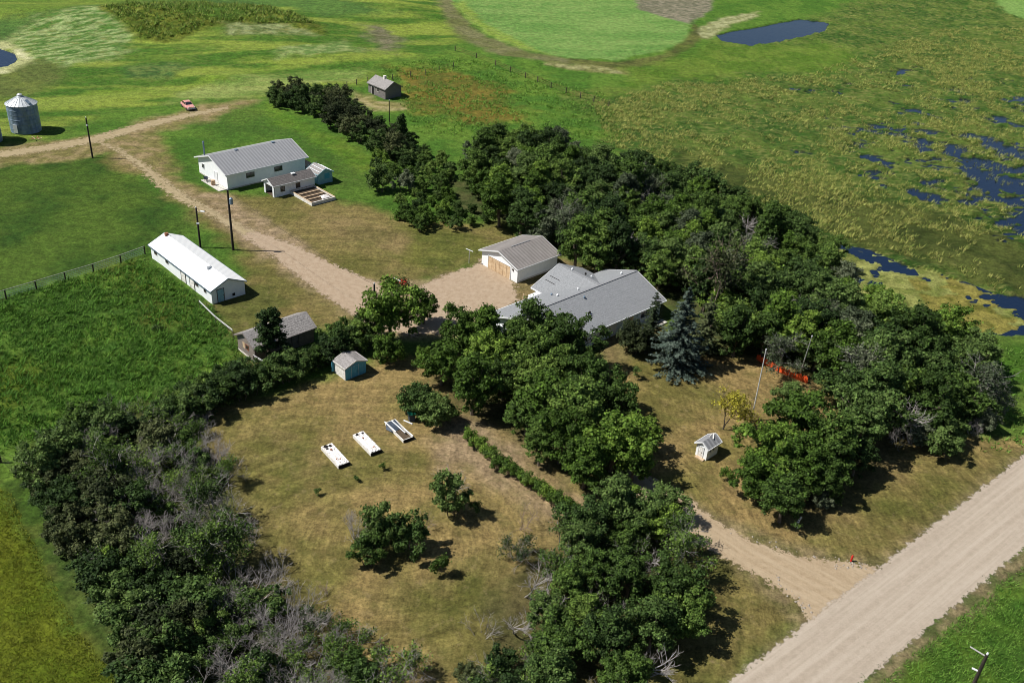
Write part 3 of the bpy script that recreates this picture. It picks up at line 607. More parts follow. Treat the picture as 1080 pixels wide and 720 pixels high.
# ------------------------------------------------------------------ buildings
AA = math.radians(45.5)
av = (math.cos(AA), math.sin(AA)); bv = (math.sin(AA), -math.cos(AA))   # a: away to the right, b: towards the camera to the right
def gabled(name, corner, la, lb, ridge, wall_h, rise, wallm, roofm, label, cat, over=0.4, thick=0.12, roofw=None, gable_m=None, trim=True, opened=None):
    """corner: nearest ground corner; returns root Empty with local x along the ridge, origin at the centre of the plan"""
    cx = corner[0] + av[0] * la / 2 - bv[0] * lb / 2; cy = corner[1] + av[1] * la / 2 - bv[1] * lb / 2
    rz = AA if ridge == 'a' else AA + math.pi / 2
    L_, W_ = (la, lb) if ridge == 'a' else (lb, la)
    root = empty(name, (cx, cy, 0), rz, label, cat)
    hx, hy = L_ / 2, W_ / 2
    b = MB()
    v = []
    for sx in (-1, 1):
        v += [(sx * hx, -hy, -0.4), (sx * hx, hy, -0.4), (sx * hx, hy, wall_h), (sx * hx, 0, wall_h + rise), (sx * hx, -hy, wall_h)]
    if opened == '-x':     # an open doorway in the near gable: jambs, header and floor left to the caller
        f = [(5, 6, 7, 8, 9), (0, 5, 9, 4), (1, 2, 7, 6)]
    else:
        f = [(0, 1, 2, 3, 4)[::-1], (5, 6, 7, 8, 9), (0, 5, 9, 4), (1, 2, 7, 6)]
    b.add(v, f)
    b.build('wall', wallm, root)
    r = MB(); sl = rise / hy; ox = over; oy = over
    for s in (-1, 1):
        y1 = s * (hy + oy); z1 = wall_h - sl * oy
        t = thick
        vv = [(-hx - ox, 0, wall_h + rise + 0.01), (hx + ox, 0, wall_h + rise + 0.01), (hx + ox, y1, z1 + 0.01), (-hx - ox, y1, z1 + 0.01)]
        vv += [(p[0], p[1], p[2] + t) for p in vv]
        r.add(vv, [(0, 1, 2, 3), (4, 7, 6, 5), (0, 3, 7, 4), (2, 1, 5, 6), (3, 2, 6, 7)] if s > 0 else [(3, 2, 1, 0), (5, 6, 7, 4), (4, 7, 3, 0), (6, 5, 1, 2), (7, 6, 2, 3)])
    rf = r.build('roof', roofm, root)
    if trim:
        tb = MB()
        for sx in (-1, 1):
            for s in (-1, 1):
                xx = sx * (hx + ox + 0.02)
                tb.bar((xx, 0, wall_h + rise + thick * 0.45), (xx, s * (hy + oy), wall_h - sl * oy + thick * 0.45), 0.05, 0.17)
        for s in (-1, 1):
            tb.bar((-hx - ox, s * (hy + oy + 0.03), wall_h - sl * oy + thick * .4), (hx + ox, s * (hy + oy + 0.03), wall_h - sl * oy + thick * .4), 0.05, 0.16)
        tb.build('fascia', M['white_trim'] if trim is True else trim, root)
    root['hx'] = hx; root['hy'] = hy
    return root, rf
def face(root, side):
    hx, hy = root['hx'], root['hy']
    return {'-x': ((-hx, 0), (0, -1), (-1, 0)), '+x': ((hx, 0), (0, 1), (1, 0)), '-y': ((0, -hy), (1, 0), (0, -1)), '+y': ((0, hy), (-1, 0), (0, 1))}[side]
def fbox(mb, fc, u0, u1, z0, z1, d0, d1):
    (ox, oy), (ux, uy), (nx_, ny_) = fc
    xs_ = []
    v = []
    for zz in (z0, z1):
        for (u, d) in ((u0, d0), (u1, d0), (u1, d1), (u0, d1)):
            v.append((ox + ux * u + nx_ * d, oy + uy * u + ny_ * d, zz))
    return mb.add(v, [(0, 1, 2, 3), (7, 6, 5, 4), (0, 4, 5, 1), (1, 5, 6, 2), (2, 6, 7, 3), (3, 7, 4, 0)])
def window(root, side, u, z0, w_, h_, frame='white_trim', pane='glass', bars=True, name='window', label=None):
    fc = face(root, side); f = MB(); t = 0.07
    fbox(f, fc, u - w_ / 2 - t, u + w_ / 2 + t, z0 - t, z0, 0.002, 0.07); fbox(f, fc, u - w_ / 2 - t, u + w_ / 2 + t, z0 + h_, z0 + h_ + t, 0.002, 0.06)
    fbox(f, fc, u - w_ / 2 - t, u - w_ / 2, z0, z0 + h_, 0.002, 0.06); fbox(f, fc, u + w_ / 2, u + w_ / 2 + t, z0, z0 + h_, 0.002, 0.06)
    if bars: fbox(f, fc, u - 0.025, u + 0.025, z0, z0 + h_, 0.03, 0.055)
    o = f.build(name, M[frame], root)
    if label: o['label'] = label
    p = MB(); fbox(p, fc, u - w_ / 2, u + w_ / 2, z0, z0 + h_, 0.004, 0.028); p.build('pane', M[pane], o)
    return o
def door(root, side, u, w_, h_, m='white_trim', frame='white_trim', z0=0.05, name='door', handle=True, label=None):
    fc = face(root, side); f = MB(); fbox(f, fc, u - w_ / 2, u + w_ / 2, z0, z0 + h_, 0.003, 0.045)
    for k in range(1, 3): fbox(f, fc, u - w_ / 2 + 0.08, u + w_ / 2 - 0.08, z0 + h_ * k / 3 - 0.03, z0 + h_ * k / 3 + 0.03, 0.046, 0.07)
    o = f.build(name, M[m], root)
    if label: o['label'] = label
    g = MB(); t = 0.08
    fbox(g, fc, u - w_ / 2 - t, u - w_ / 2 - 0.003, z0, z0 + h_ + t, 0.003, 0.075); fbox(g, fc, u + w_ / 2 + 0.003, u + w_ / 2 + t, z0, z0 + h_ + t, 0.003, 0.075)
    fbox(g, fc, u - w_ / 2, u + w_ / 2, z0 + h_ + 0.003, z0 + h_ + t, 0.003, 0.075); g.build('door_frame', M[frame], o)
    if handle:
        k = MB(); fbox(k, fc, u + w_ / 2 - 0.14, u + w_ / 2 - 0.08, z0 + h_ * 0.45, z0 + h_ * 0.45 + 0.12, 0.05, 0.1); k.build('handle', M['post'], o)
    return o
def roofz(root, yy, wall_h, rise, thick=0.12):
    return wall_h + rise * (1 - abs(yy) / root['hy']) + thick

# --- big workshop barn
r, rf = gabled('barn', (-51.9, 155.9), 15.9, 10.3, 'a', 3.0, 1.75, M['white_paint'], M['roof_grey_metal'], 'large white barn with grey metal roof, beside the dirt track', 'barn', over=0.5)
window(r, '-y', -3.4, 1.45, 1.5, 0.75, 'post'); window(r, '-y', 2.3, 1.45, 1.5, 0.75, 'post')
door(r, '-x', 1.2, 0.95, 2.05); window(r, '-x', -3.4, 1.4, 0.8, 0.8)
b = MB(); fbox(b, face(r, '-x'), -5.12, 5.12, 0.0, 0.22, 0.004, 0.05); fbox(b, face(r, '-y'), -7.9, 7.9, 0.0, 0.22, 0.004, 0.05); b.build('foundation', M['concrete'], r)
b = MB(); b.tube((-7.2, 4.0, 3.2), (-7.2, 4.0, 5.9), 0.14, 0.14, 10); b.tube((-7.2, 4.0, 5.9), (-7.2, 4.0, 6.1), 0.22, 0.16, 10); b.build('chimney', M['metal'], rf)
for xx in (-3, 4.5):
    b = MB(); b.box(xx - .3, xx + .3, -0.22, 0.22, 4.80, 4.98); b.build('roof_vent', M['metal'], rf)
b = MB(); b.add([(-9.6, -5.0, 0), (-7.98, -5.0, 0), (-7.98, 1.5, 0), (-9.6, 1.5, 0), (-9.6, -5.0, .12), (-7.98, -5.0, .12), (-7.98, 1.5, .12), (-9.6, 1.5, .12)], [(0, 3, 2, 1), (4, 5, 6, 7), (0, 1, 5, 4), (1, 2, 6, 5), (2, 3, 7, 6), (3, 0, 4, 7)])
b.build('door_slab', M['concrete'], r)
def local(root, lx, ly):
    a = root.rotation_euler[2]; return root.location[0] + lx * math.cos(a) - ly * math.sin(a), root.location[1] + lx * math.sin(a) + ly * math.cos(a)
# things at the gable
p = local(r, -9.0, -1.9); e = empty('barrel', (p[0], p[1], .12), 0, 'tan upright barrel standing on the slab at the barn gable', 'barrel')
b = MB()
for k, (z0, r0) in enumerate([(0, .33), (.3, .38), (.6, .38)]): b.tube((0, 0, z0), (0, 0, z0 + .3), r0, (.38, .38, .33)[k], 14)
b.build('staves', M['wood'], e)
b = MB(); [b.tube((0, 0, q), (0, 0, q + .05), .395, .395, 14) for q in (.12, .43, .74)]; b.build('hoop', M['rust'], e)
p = local(r, -9.1, 0.6); e = empty('wheelbarrow', (p[0], p[1], .12), AA + 1.2, 'small blue and black wheelbarrow at the left end of the barn slab', 'wheelbarrow')
b = MB(); b.add([(-.4, -.25, .35), (.4, -.25, .35), (.4, .25, .35), (-.4, .25, .35), (-.6, -.38, .68), (.55, -.38, .62), (.55, .38, .62), (-.6, .38, .68)], [(0, 3, 2, 1), (0, 1, 5, 4), (1, 2, 6, 5), (2, 3, 7, 6), (3, 0, 4, 7)]); b.build('tray', M['blue_plastic'], e)
b = MB(); b.tube((.62, -.05, .2), (.62, .05, .2), .2, .2, 14); b.build('wheel', M['rubber'], e)
b = MB(); [b.bar((.6, s * .12, .22), (-1.1, s * .3, .6), .04, .04) for s in (-1, 1)]; [b.bar((-.3, s * .2, .4), (-.35, s * .22, 0), .03, .03) for s in (-1, 1)]; b.build('handle', M['rust'], e)

# --- small white open garage in front of the barn
g, grf = gabled('garage', (-43.2, 153.9), 8.3, 3.3, 'a', 2.15, 0.8, M['white_paint'], M['roof_dark'], 'small white garage with dark worn roof and open front, before the barn', 'garage', over=0.25, opened='-x')
fc = face(g, '-x'); b = MB(); fbox(b, fc, -1.65, -1.15, 0, 2.15, -0.12, 0.0); fbox(b, fc, 1.15, 1.65, 0, 2.15, -0.12, 0.0); fbox(b, fc, -1.149, 1.149, 1.85, 2.149, -0.12, 0.0)
b.add([(-4.15, -1.64, 2.15), (-4.15, 1.64, 2.15), (-4.15, 0, 2.94)], [(0, 2, 1)]); b.build('door_surround', M['white_trim'], g)
b = MB(); b.add([(-4.1, -1.6, .03), (4.1, -1.6, .03), (4.1, 1.6, .03), (-4.1, 1.6, .03)], [(0, 1, 2, 3)]); b.build('floor', M['soil'], g)
window(g, '-y', -2.4, 0.85, 0.75, 0.8, 'post'); window(g, '-y', 0.7, 0.85, 0.75, 0.8, 'post')
b = MB(); b.box(0.3, 1.0, -0.55, 0.0, 2.95, 3.12); b.build('roof_vent', M['white_trim'], grf)
# --- light blue shed behind it
g2, rf2 = gabled('shed', (-37.0, 161.2), 3.0, 3.4, 'b', 2.0, 0.8, M['pale_blue'], M['roof_weathered'], 'pale blue shed with patchy white roof adjoining the open garage', 'shed', over=0.2, trim=M['pale_blue'])
b = MB()
for yy in (-1.2, -0.55, 0.5, 1.15):
    zz = roofz(g2, yy, 2.0, .8); s = -1 if yy < 0 else 1
    b.bar((-1.8, yy, zz + .03), (1.6, yy, zz + .03), 0.28, 0.02)
b.build('batten', M['white_trim'], rf2)
b = MB(); fbox(b, face(g2, '-x'), -0.2, 0.9, 0.9, 1.9, 0.01, 0.04); b.build('hatch', M['blue_paint'], g2)
# deck frame behind
c0 = (-42.0, 171.0)
e = empty('wooden_deck', (-41.2, 169.9, 0), AA, 'pale plank deck behind the barn corner', 'deck')
b = MB()
for k in range(12): b.box(-1.0 + k * 0.0, 1.0, -2.2 + k * .37, -1.87 + k * .37, .62, .68)
b.build('planks', M['wood'], e)
for sx in (-.9, .9):
    for sy in (-2.1, 2.1):
        q = MB(); q.box(sx - .06, sx + .06, sy - .06, sy + .06, 0, 1.35); q.build('post', M['white_trim'], e)
# --- raised garden beside it
def boxbed(e, L_, W_, h, wm, cm, t=0.16):
    b = MB(); b.box(-L_ / 2, L_ / 2, -W_ / 2, -W_ / 2 + t, -.1, h); b.box(-L_ / 2, L_ / 2, W_ / 2 - t, W_ / 2, -.1, h); b.box(-L_ / 2, -L_ / 2 + t, -W_ / 2 + t, W_ / 2 - t, -.1, h); b.box(L_ / 2 - t, L_ / 2, -W_ / 2 + t, W_ / 2 - t, -.1, h)
    return b.build('frame', wm, e)
gx, gy = -36.1 + av[0] * 2.45 - bv[0] * 3.4, 151.4 + av[1] * 2.45 - bv[1] * 3.4
e = empty('garden_bed', (gx, gy, 0), AA, 'large square garden bed with boarded sides beside the open garage', 'garden bed')
boxbed(e, 4.9, 6.8, 0.6, M['old_white'], None)
b = MB(); b.box(-2.29, 2.29, -3.24, 3.24, 0, .35); b.build('soil', M['soil'], e)
for y0 in (-1.9, -0.6, 0.9):
    q = MB(); q.box(-2.28, 2.0, y0, y0 + .22, .351, .62); q.build('plank', M['wood'], e)
b = MB(); b.box(-2.46, 2.46, 3.25, 3.41, .603, .64); b.box(-2.46, -2.29, -3.4, 3.24, .603, .64); b.box(2.29, 2.46, -3.4, 3.24, .603, .64); b.build('rim', M['tan_door'], e)
b = MB(); b.add([(0.2, -2.8, .5), (1.9, -2.6, .45), (2.0, -1.4, .55), (0.5, -1.3, .5), (1.1, -2.0, .85)], [(0, 1, 4), (1, 2, 4), (2, 3, 4), (3, 0, 4)]); b.build('cover', M['tarp'], e)

# --- long white building
lw_, rfl = gabled('long_shed', (-41.9, 114.7), 5.1, 18.4, 'b', 2.1, 1.15, M['white_paint'], M['roof_white_metal'], 'long narrow white building with bright metal roof at the weedy field', 'shed', over=0.25, trim=M['metal'])
for u in (-7.6, -4.0, 5.0): window(lw_, '+y', -u if False else u, 1.2, 0.7, 0.6, 'post')
window(lw_, '+y', 7.4, 1.2, 0.5, 0.7, 'post')
for u in (1.0, 3.6): door(lw_, '+y', u, 1.3, 1.75, 'old_white', 'post', 0.1, handle=False)
door(lw_, '-x', -1.2, 0.95, 1.9, 'pale_blue', 'post', 0.05)
b = MB(); fbox(b, face(lw_, '-x'), 0.55, 0.95, 0.35, 0.75, 0.004, 0.05); b.build('vent', M['glass'], lw_)
b = MB(); b.box(-5.0, -4.5, 0.15, 0.75, 3.2, 3.62); b.build('roof_vent', M['white_trim'], rfl)
b = MB(); b.box(8.3, 8.7, -0.1, .4, 3.2, 3.7); b.build('chimney', M['rust'], rfl)
# --- old grey shed under the tree
gs, rfg = gabled('old_shed', (-32.1, 100.6), 8.7, 4.2, 'a', 2.2, 1.15, M['weathered'], M['roof_weathered'], 'weathered grey shed with patchy shingles under a dark tree', 'shed', over=0.3, trim=M['weathered'])
window(gs, '-x', 0.35, 1.1, 0.6, 0.65, 'rust', 'glass', True); 
b = MB(); fbox(b, face(gs, '-x'), -0.75, -0.25, 1.0, 1.8, 0.004, 0.04); b.build('shutter', M['tan_door'], gs)
b = MB(); fbox(b, face(gs, '-x'), -2.1, 2.1, 0.0, 0.2, 0.004, 0.08); b.build('foundation', M['concrete'], gs)
door(gs, '-y', 1.5, 0.9, 1.9, 'darkboards', 'post')
window(gs, '-y', -1.2, 1.0, 0.7, 0.6, 'weathered')
# --- small blue garden shed
bs, rfb = gabled('garden_shed', (-20.2, 98.0), 3.1, 2.35, 'b', 1.75, 0.55, M['blue_paint'], M['roof_weathered'], 'small bright blue shed with curled shingles beside the hedge', 'garden shed', over=0.15, trim=M['old_white'])
door(bs, '-x', -0.15, 1.0, 1.65, 'blue_paint', 'pale_blue', 0.03); 
b = MB(); fbox(b, face(bs, '+y'), -1.16, 1.16, 0.02, 1.72, 0.004, 0.03); b.build('side_panel', M['old_white'], bs)
b = MB(); b.box(1.25, 1.31, 1.0, 1.9, 0.2, 1.6); b.build('side_door', M['blue_paint'], bs)
# --- old homestead far back
oh, rfo = gabled('old_cabin', (-33.2, 216.1), 4.6, 6.6, 'b', 2.4, 1.35, M['darkboards'], M['roof_weathered'], 'weathered grey cabin alone in the pasture at the back', 'cabin', over=0.25, trim=M['darkboards'])
door(oh, '+y', -1.4, 0.9, 1.9, 'black', 'old_white'); window(oh, '+y', 0.5, 1.2, 0.8, 0.8, 'old_white', 'black')
b = MB(); b.box(-0.3, 0.3, -0.3, 0.3, 3.6, 4.45); b.build('chimney', M['old_white'], rfo)
# --- double garage by the house
dg, rfd = gabled('garage', (0.1, 127.9), 8.6, 8.0, 'a', 2.45, 1.3, M['white_paint'], M['roof_brown_metal'], 'white double garage with tan door and ribbed brownish roof', 'garage', over=0.4)
fc = face(dg, '-x')
b = MB(); fbox(b, fc, -2.45, 2.45, 0.03, 2.1, 0.004, 0.05)
for k in range(1, 4): fbox(b, fc, -2.43, 2.43, 0.03 + k * .52 - .015, 0.03 + k * .52 + .015, 0.051, 0.065)
for k in range(1, 6): fbox(b, fc, -2.45 + k * .817 - .02, -2.45 + k * .817 + .02, 0.05, 2.08, 0.066, 0.08)
o = b.build('garage_door', M['tan_door'], dg)
b = MB(); fbox(b, fc, -2.56, -2.453, 0.02, 2.2, 0.004, 0.09); fbox(b, fc, 2.453, 2.56, 0.02, 2.2, 0.004, 0.09); fbox(b, fc, -2.45, 2.45, 2.103, 2.2, 0.004, 0.09); b.build('door_frame', M['white_trim'], o)
b = MB(); fbox(b, fc, 2.9, 3.15, 1.7, 2.0, 0.004, 0.12); b.build('wall_lamp', M['post'], dg)
b = MB(); fbox(b, face(dg, '-y'), -4.3, 4.3, 0.0, 0.25, 0.004, 0.04); b.build('foundation', M['concrete'], dg)
b = MB(); b.box(-2.0, 2.0, -.08, .08, 3.88, 3.93); b.build('ridge_cap', M['roof_grey_metal'], rfd)

# --- the farm house: main block and rear wing, one T shaped shingle roof
hc = (8.77, 116.74)
hroot = empty('farm_house', (hc[0], hc[1], 0), AA - math.radians(1.2), 'grey roofed farm house with rear wing, surrounded by trees', 'house')
HX, HY = 11.6, 5.55; wh, rs = 2.55, 2.1
hroot['hx'] = HX; hroot['hy'] = HY
b = MB(); v = []
for sx in (-1, 1): v += [(sx * HX, -HY, -.3), (sx * HX, HY, -.3), (sx * HX, HY, wh), (sx * HX, 0, wh + rs), (sx * HX, -HY, wh)]
b.add(v, [(4, 3, 2, 1, 0), (5, 6, 7, 8, 9), (0, 5, 9, 4), (1, 2, 7, 6)])
WX, WH = 4.3, 4.95; WY = 7.9     # wing centre x, half width, length from main ridge
v = [(WX - WH, HY - .5, -.3), (WX - WH, WY, -.3), (WX - WH, WY, wh), (WX, WY, wh + rs), (WX + WH, WY, wh), (WX + WH, WY, -.3), (WX - WH, HY - .5, wh), (WX + WH, HY - .5, wh), (WX + WH, HY - .5, -.3)]
b.add(v, [(0, 1, 2, 6), (1, 5, 4, 3, 2), (5, 8, 7, 4)])
b.build('wall', M['white_paint'], hroot)
R0 = wh + rs; oe = .5; slm = rs / HY; slw = rs / WH; tk = .16
def zm(yy): return R0 - abs(yy) * slm + .02
def zw(xx): return R0 - abs(xx - WX) * slw + .02
r = MB()
def slab(pts):
    n = len(pts); vv = [p for p in pts] + [(p[0], p[1], p[2] + tk) for p in pts]
    r.add(vv, [tuple(range(n))[::-1], tuple(range(n, 2 * n))] + [(i, (i + 1) % n, n + (i + 1) % n, n + i) for i in range(n)])
ye = HY + oe; xe = HX + oe
slab([(-xe, -ye, zm(ye)), (xe, -ye, zm(ye)), (xe, 0, zm(0)), (-xe, 0, zm(0))])
# wing eave meets main rear eave where the heights agree: valley from (WX,0) out to (WX-/+k, ye)
zE = zm(ye); kx = (R0 + .02 - zE) / slw
slab([(-xe, 0, zm(0)), (WX, 0, zm(0)), (WX - kx, ye, zE), (-xe, ye, zE)])
slab([(WX, 0, zm(0)), (xe, 0, zm(0)), (xe, ye, zE), (WX + kx, ye, zE)])
yg = WY + .4; we = WH + oe
zW = zw(WX - we)
slab([(WX, 0, zm(0)), (WX, yg, zw(WX)), (WX - kx, yg, zE), (WX - kx, ye, zE)])
slab([(WX, 0, zm(0)), (WX + kx, ye, zE), (WX + kx, yg, zE), (WX, yg, zw(WX))])
hrf = r.build('roof', M['roof_house'], hroot)
b = MB(); b.bar((-xe, 0, R0 + tk + .03), (xe, 0, R0 + tk + .03), .3, .04); b.bar((WX, .2, R0 + tk + .03), (WX, yg, R0 + tk + .03), .3, .04); b.build('ridge_cap', M['roof_grey_metal'], hrf)
b = MB()
b.bar((-xe, -ye - .05, zE + .06), (xe, -ye - .05, zE + .06), .09, .18); b.bar((-xe, ye + .05, zE + .06), (WX - kx, ye + .05, zE + .06), .09, .18)
for sx in (-1, 1):
    for s in (-1, 1): b.bar((sx * (xe + .03), 0, zm(0) + .08), (sx * (xe + .03), s * ye, zE + .08), .05, .2)
b.bar((WX - kx - .05, ye + .12, zE + .06), (WX - kx - .05, yg, zE + .06), .09, .18)
b.bar((WX, yg + .03, zw(WX) + .08), (WX - kx, yg + .03, zE + .08), .05, .2); b.bar((WX, yg + .03, zw(WX) + .08), (WX + kx, yg + .03, zE + .08), .05, .2)
b.build('fascia', M['white_trim'], hroot)
def rvent(xx, yy, zz, m, r0=.18, hh=.35, nm='roof_vent'):
    q = MB(); q.tube((xx, yy, zz - .1), (xx, yy, zz + hh * .6), r0 * .6, r0 * .6, 10); q.tube((xx, yy, zz + hh * .6), (xx, yy, zz + hh), r0, r0 * .5, 10); q.build(nm, m, hrf)
for (px_, py_, mm) in ((607, 332, 'black'), (622.5, 326, 'black'), (616, 316, 'metal'), (582, 307, 'metal'), (609.5, 306, 'white_trim'), (588, 311, 'white_trim'), (603, 289, 'white_trim'), (617.5, 290, 'black'), (624, 291.5, 'white_trim'), (655, 290.5, 'white_trim')):
    gxx, gyy = G(px_, py_, 4.2); dx, dy = gxx - hc[0], gyy - hc[1]; a_ = hroot.rotation_euler[2]
    lx, ly = dx * math.cos(a_) + dy * math.sin(a_), -dx * math.sin(a_) + dy * math.cos(a_)
    zz = max(zm(ly), zw(lx) if (ly > 0 and abs(lx - WX) < WH) else 0) + tk
    rvent(lx, ly, zz, M[mm])
# vents lying along the wing slope (long dark slots)
for s_ in (0, 1):
    q = MB(); xx = WX - 2.4 - s_ * .9; q.bar((xx, 5.6, zw(xx) + tk + .03), (xx, 7.6, zw(xx) + tk + .03), .06, .05); q.build('roof_slot', M['black'], hrf)
for u in (-9.2, -5.5, -0.5): window(hroot, '-y', u, 1.0, 1.6, 1.1)
window(hroot, '-y', 8.2, 0.9, 1.8, 1.3)
door(hroot, '-y', 5.2, 1.0, 2.05, 'tan_door'); window(hroot, '-x', -2.5, 1.0, 1.5, 1.1); window(hroot, '-x', 2.5, 1.0, 1.5, 1.1)
b = MB(); fbox(b, face(hroot, '-y'), 3.2, 10.8, 0.0, 0.18, 0.0, 2.2); b.build('porch_slab', M['concrete'], hroot)
b = MB()
for k in range(18): fbox(b, face(hroot, '-y'), 2.2 - .0, 7.0, 0.25 + k * .125, 0.27 + k * .125, 0.004, 0.03)
b.build('siding', M['pale_blue'], hroot)
# entry porch at the inner corner
b = MB(); b.box(WX - WH - 2.2, WX - WH - .05, HY + .05, HY + 1.5, 0, 2.35); b.build('entry_porch', M['white_trim'], hroot)
# ------------------------------------------------------------------ grain bins
def grain_bin(px_, py_, label):
    X0, Y0 = G(px_, py_); R_ = 2.75; hh = 5.5
    e = empty('grain_bin', (X0, Y0, 0), 0.3, label, 'grain bin', 'grain bins at the end of the track')
    V = []; Fs = []; n = 48; rows = 54
    for k in range(rows + 1):
        rr = R_ + (0.035 if k % 2 else 0.0) + (0.03 if k % 9 == 0 else 0)
        for i in range(n): t = 2 * math.pi * i / n; V.append((rr * math.cos(t), rr * math.sin(t), hh * k / rows))
    for k in range(rows):
        for i in range(n): Fs.append((k * n + i, k * n + (i + 1) % n, (k + 1) * n + (i + 1) % n, (k + 1) * n + i))
    MB().add(V, Fs).build('wall', M['metal'], e)
    b = MB(); top = 1.35; V = []; Fs = []; n = 24
    for i in range(n):
        t0 = 2 * math.pi * i / n; t1 = 2 * math.pi * (i + 1) / n
        V += [((R_ + .18) * math.cos(t0), (R_ + .18) * math.sin(t0), hh - .03), ((R_ + .18) * math.cos(t1), (R_ + .18) * math.sin(t1), hh - .03), (.4 * math.cos(t1), .4 * math.sin(t1), hh + top), (.4 * math.cos(t0), .4 * math.sin(t0), hh + top)]
        Fs.append((4 * i, 4 * i + 1, 4 * i + 2, 4 * i + 3))
    b.add(V, Fs)
    for i in range(n):
        t = 2 * math.pi * i / n; b.bar(((R_ + .18) * math.cos(t), (R_ + .18) * math.sin(t), hh), (.4 * math.cos(t), .4 * math.sin(t), hh + top + .02), .07, .08)
    rf = b.build('roof', M['metal_roof'], e)
    b = MB(); b.tube((0, 0, hh + top - .05), (0, 0, hh + top + .3), .42, .42, 16); b.tube((0, 0, hh + top + .3), (0, 0, hh + top + .5), .48, .1, 16); b.build('cap', M['metal_roof'], rf)
    b = MB(); b.bar((1.2, -1.2, hh + .9), (1.9, -1.9, hh + .35), .6, .12); b.build('hatch', M['metal'], rf)
    b = MB(); fc2 = math.radians(-75)
    for s in (-.18, .18): b.tube((2.87 * math.cos(fc2) + s, 2.87 * math.sin(fc2), .3), (2.87 * math.cos(fc2) + s, 2.87 * math.sin(fc2), hh), .02, .02, 5)
    for k in range(14): b.tube((2.87 * math.cos(fc2) - .18, 2.87 * math.sin(fc2), .5 + k * .36), (2.87 * math.cos(fc2) + .18, 2.87 * math.sin(fc2), .5 + k * .36), .015, .015, 5)
    b.build('ladder', M['metal'], e)
    b = MB(); t = math.radians(-120); b.box(-.45, .45, -.05, .05, .3, 1.9); o = b.build('door', M['metal_roof'], e); o.location = ((R_ + .06) * math.cos(t), (R_ + .06) * math.sin(t), 0); o.rotation_euler = (0, 0, t + math.pi / 2)
grain_bin(28, 137.5, 'grey corrugated grain bin with cone roof, wholly in view beside the track')
grain_bin(-14, 148.5, 'grain bin cut off by the left edge of the photo')
p = G(38, 147.5); e = empty('scrap_pile', (p[0], p[1], 0), .5, 'small pile of rusty orange scraps at the foot of the grain bin', 'scrap pile')
for k in range(6):
    q = MB(); a_ = k * 1.1; q.bar((math.cos(a_) * .3, math.sin(a_) * .3, .1 + k * .05), (math.cos(a_) * 1.1, math.sin(a_) * .9, .3 + .1 * (k % 3)), .16, .07); q.build('plank', M['rust'] if k % 2 else M['tan_door'], e)

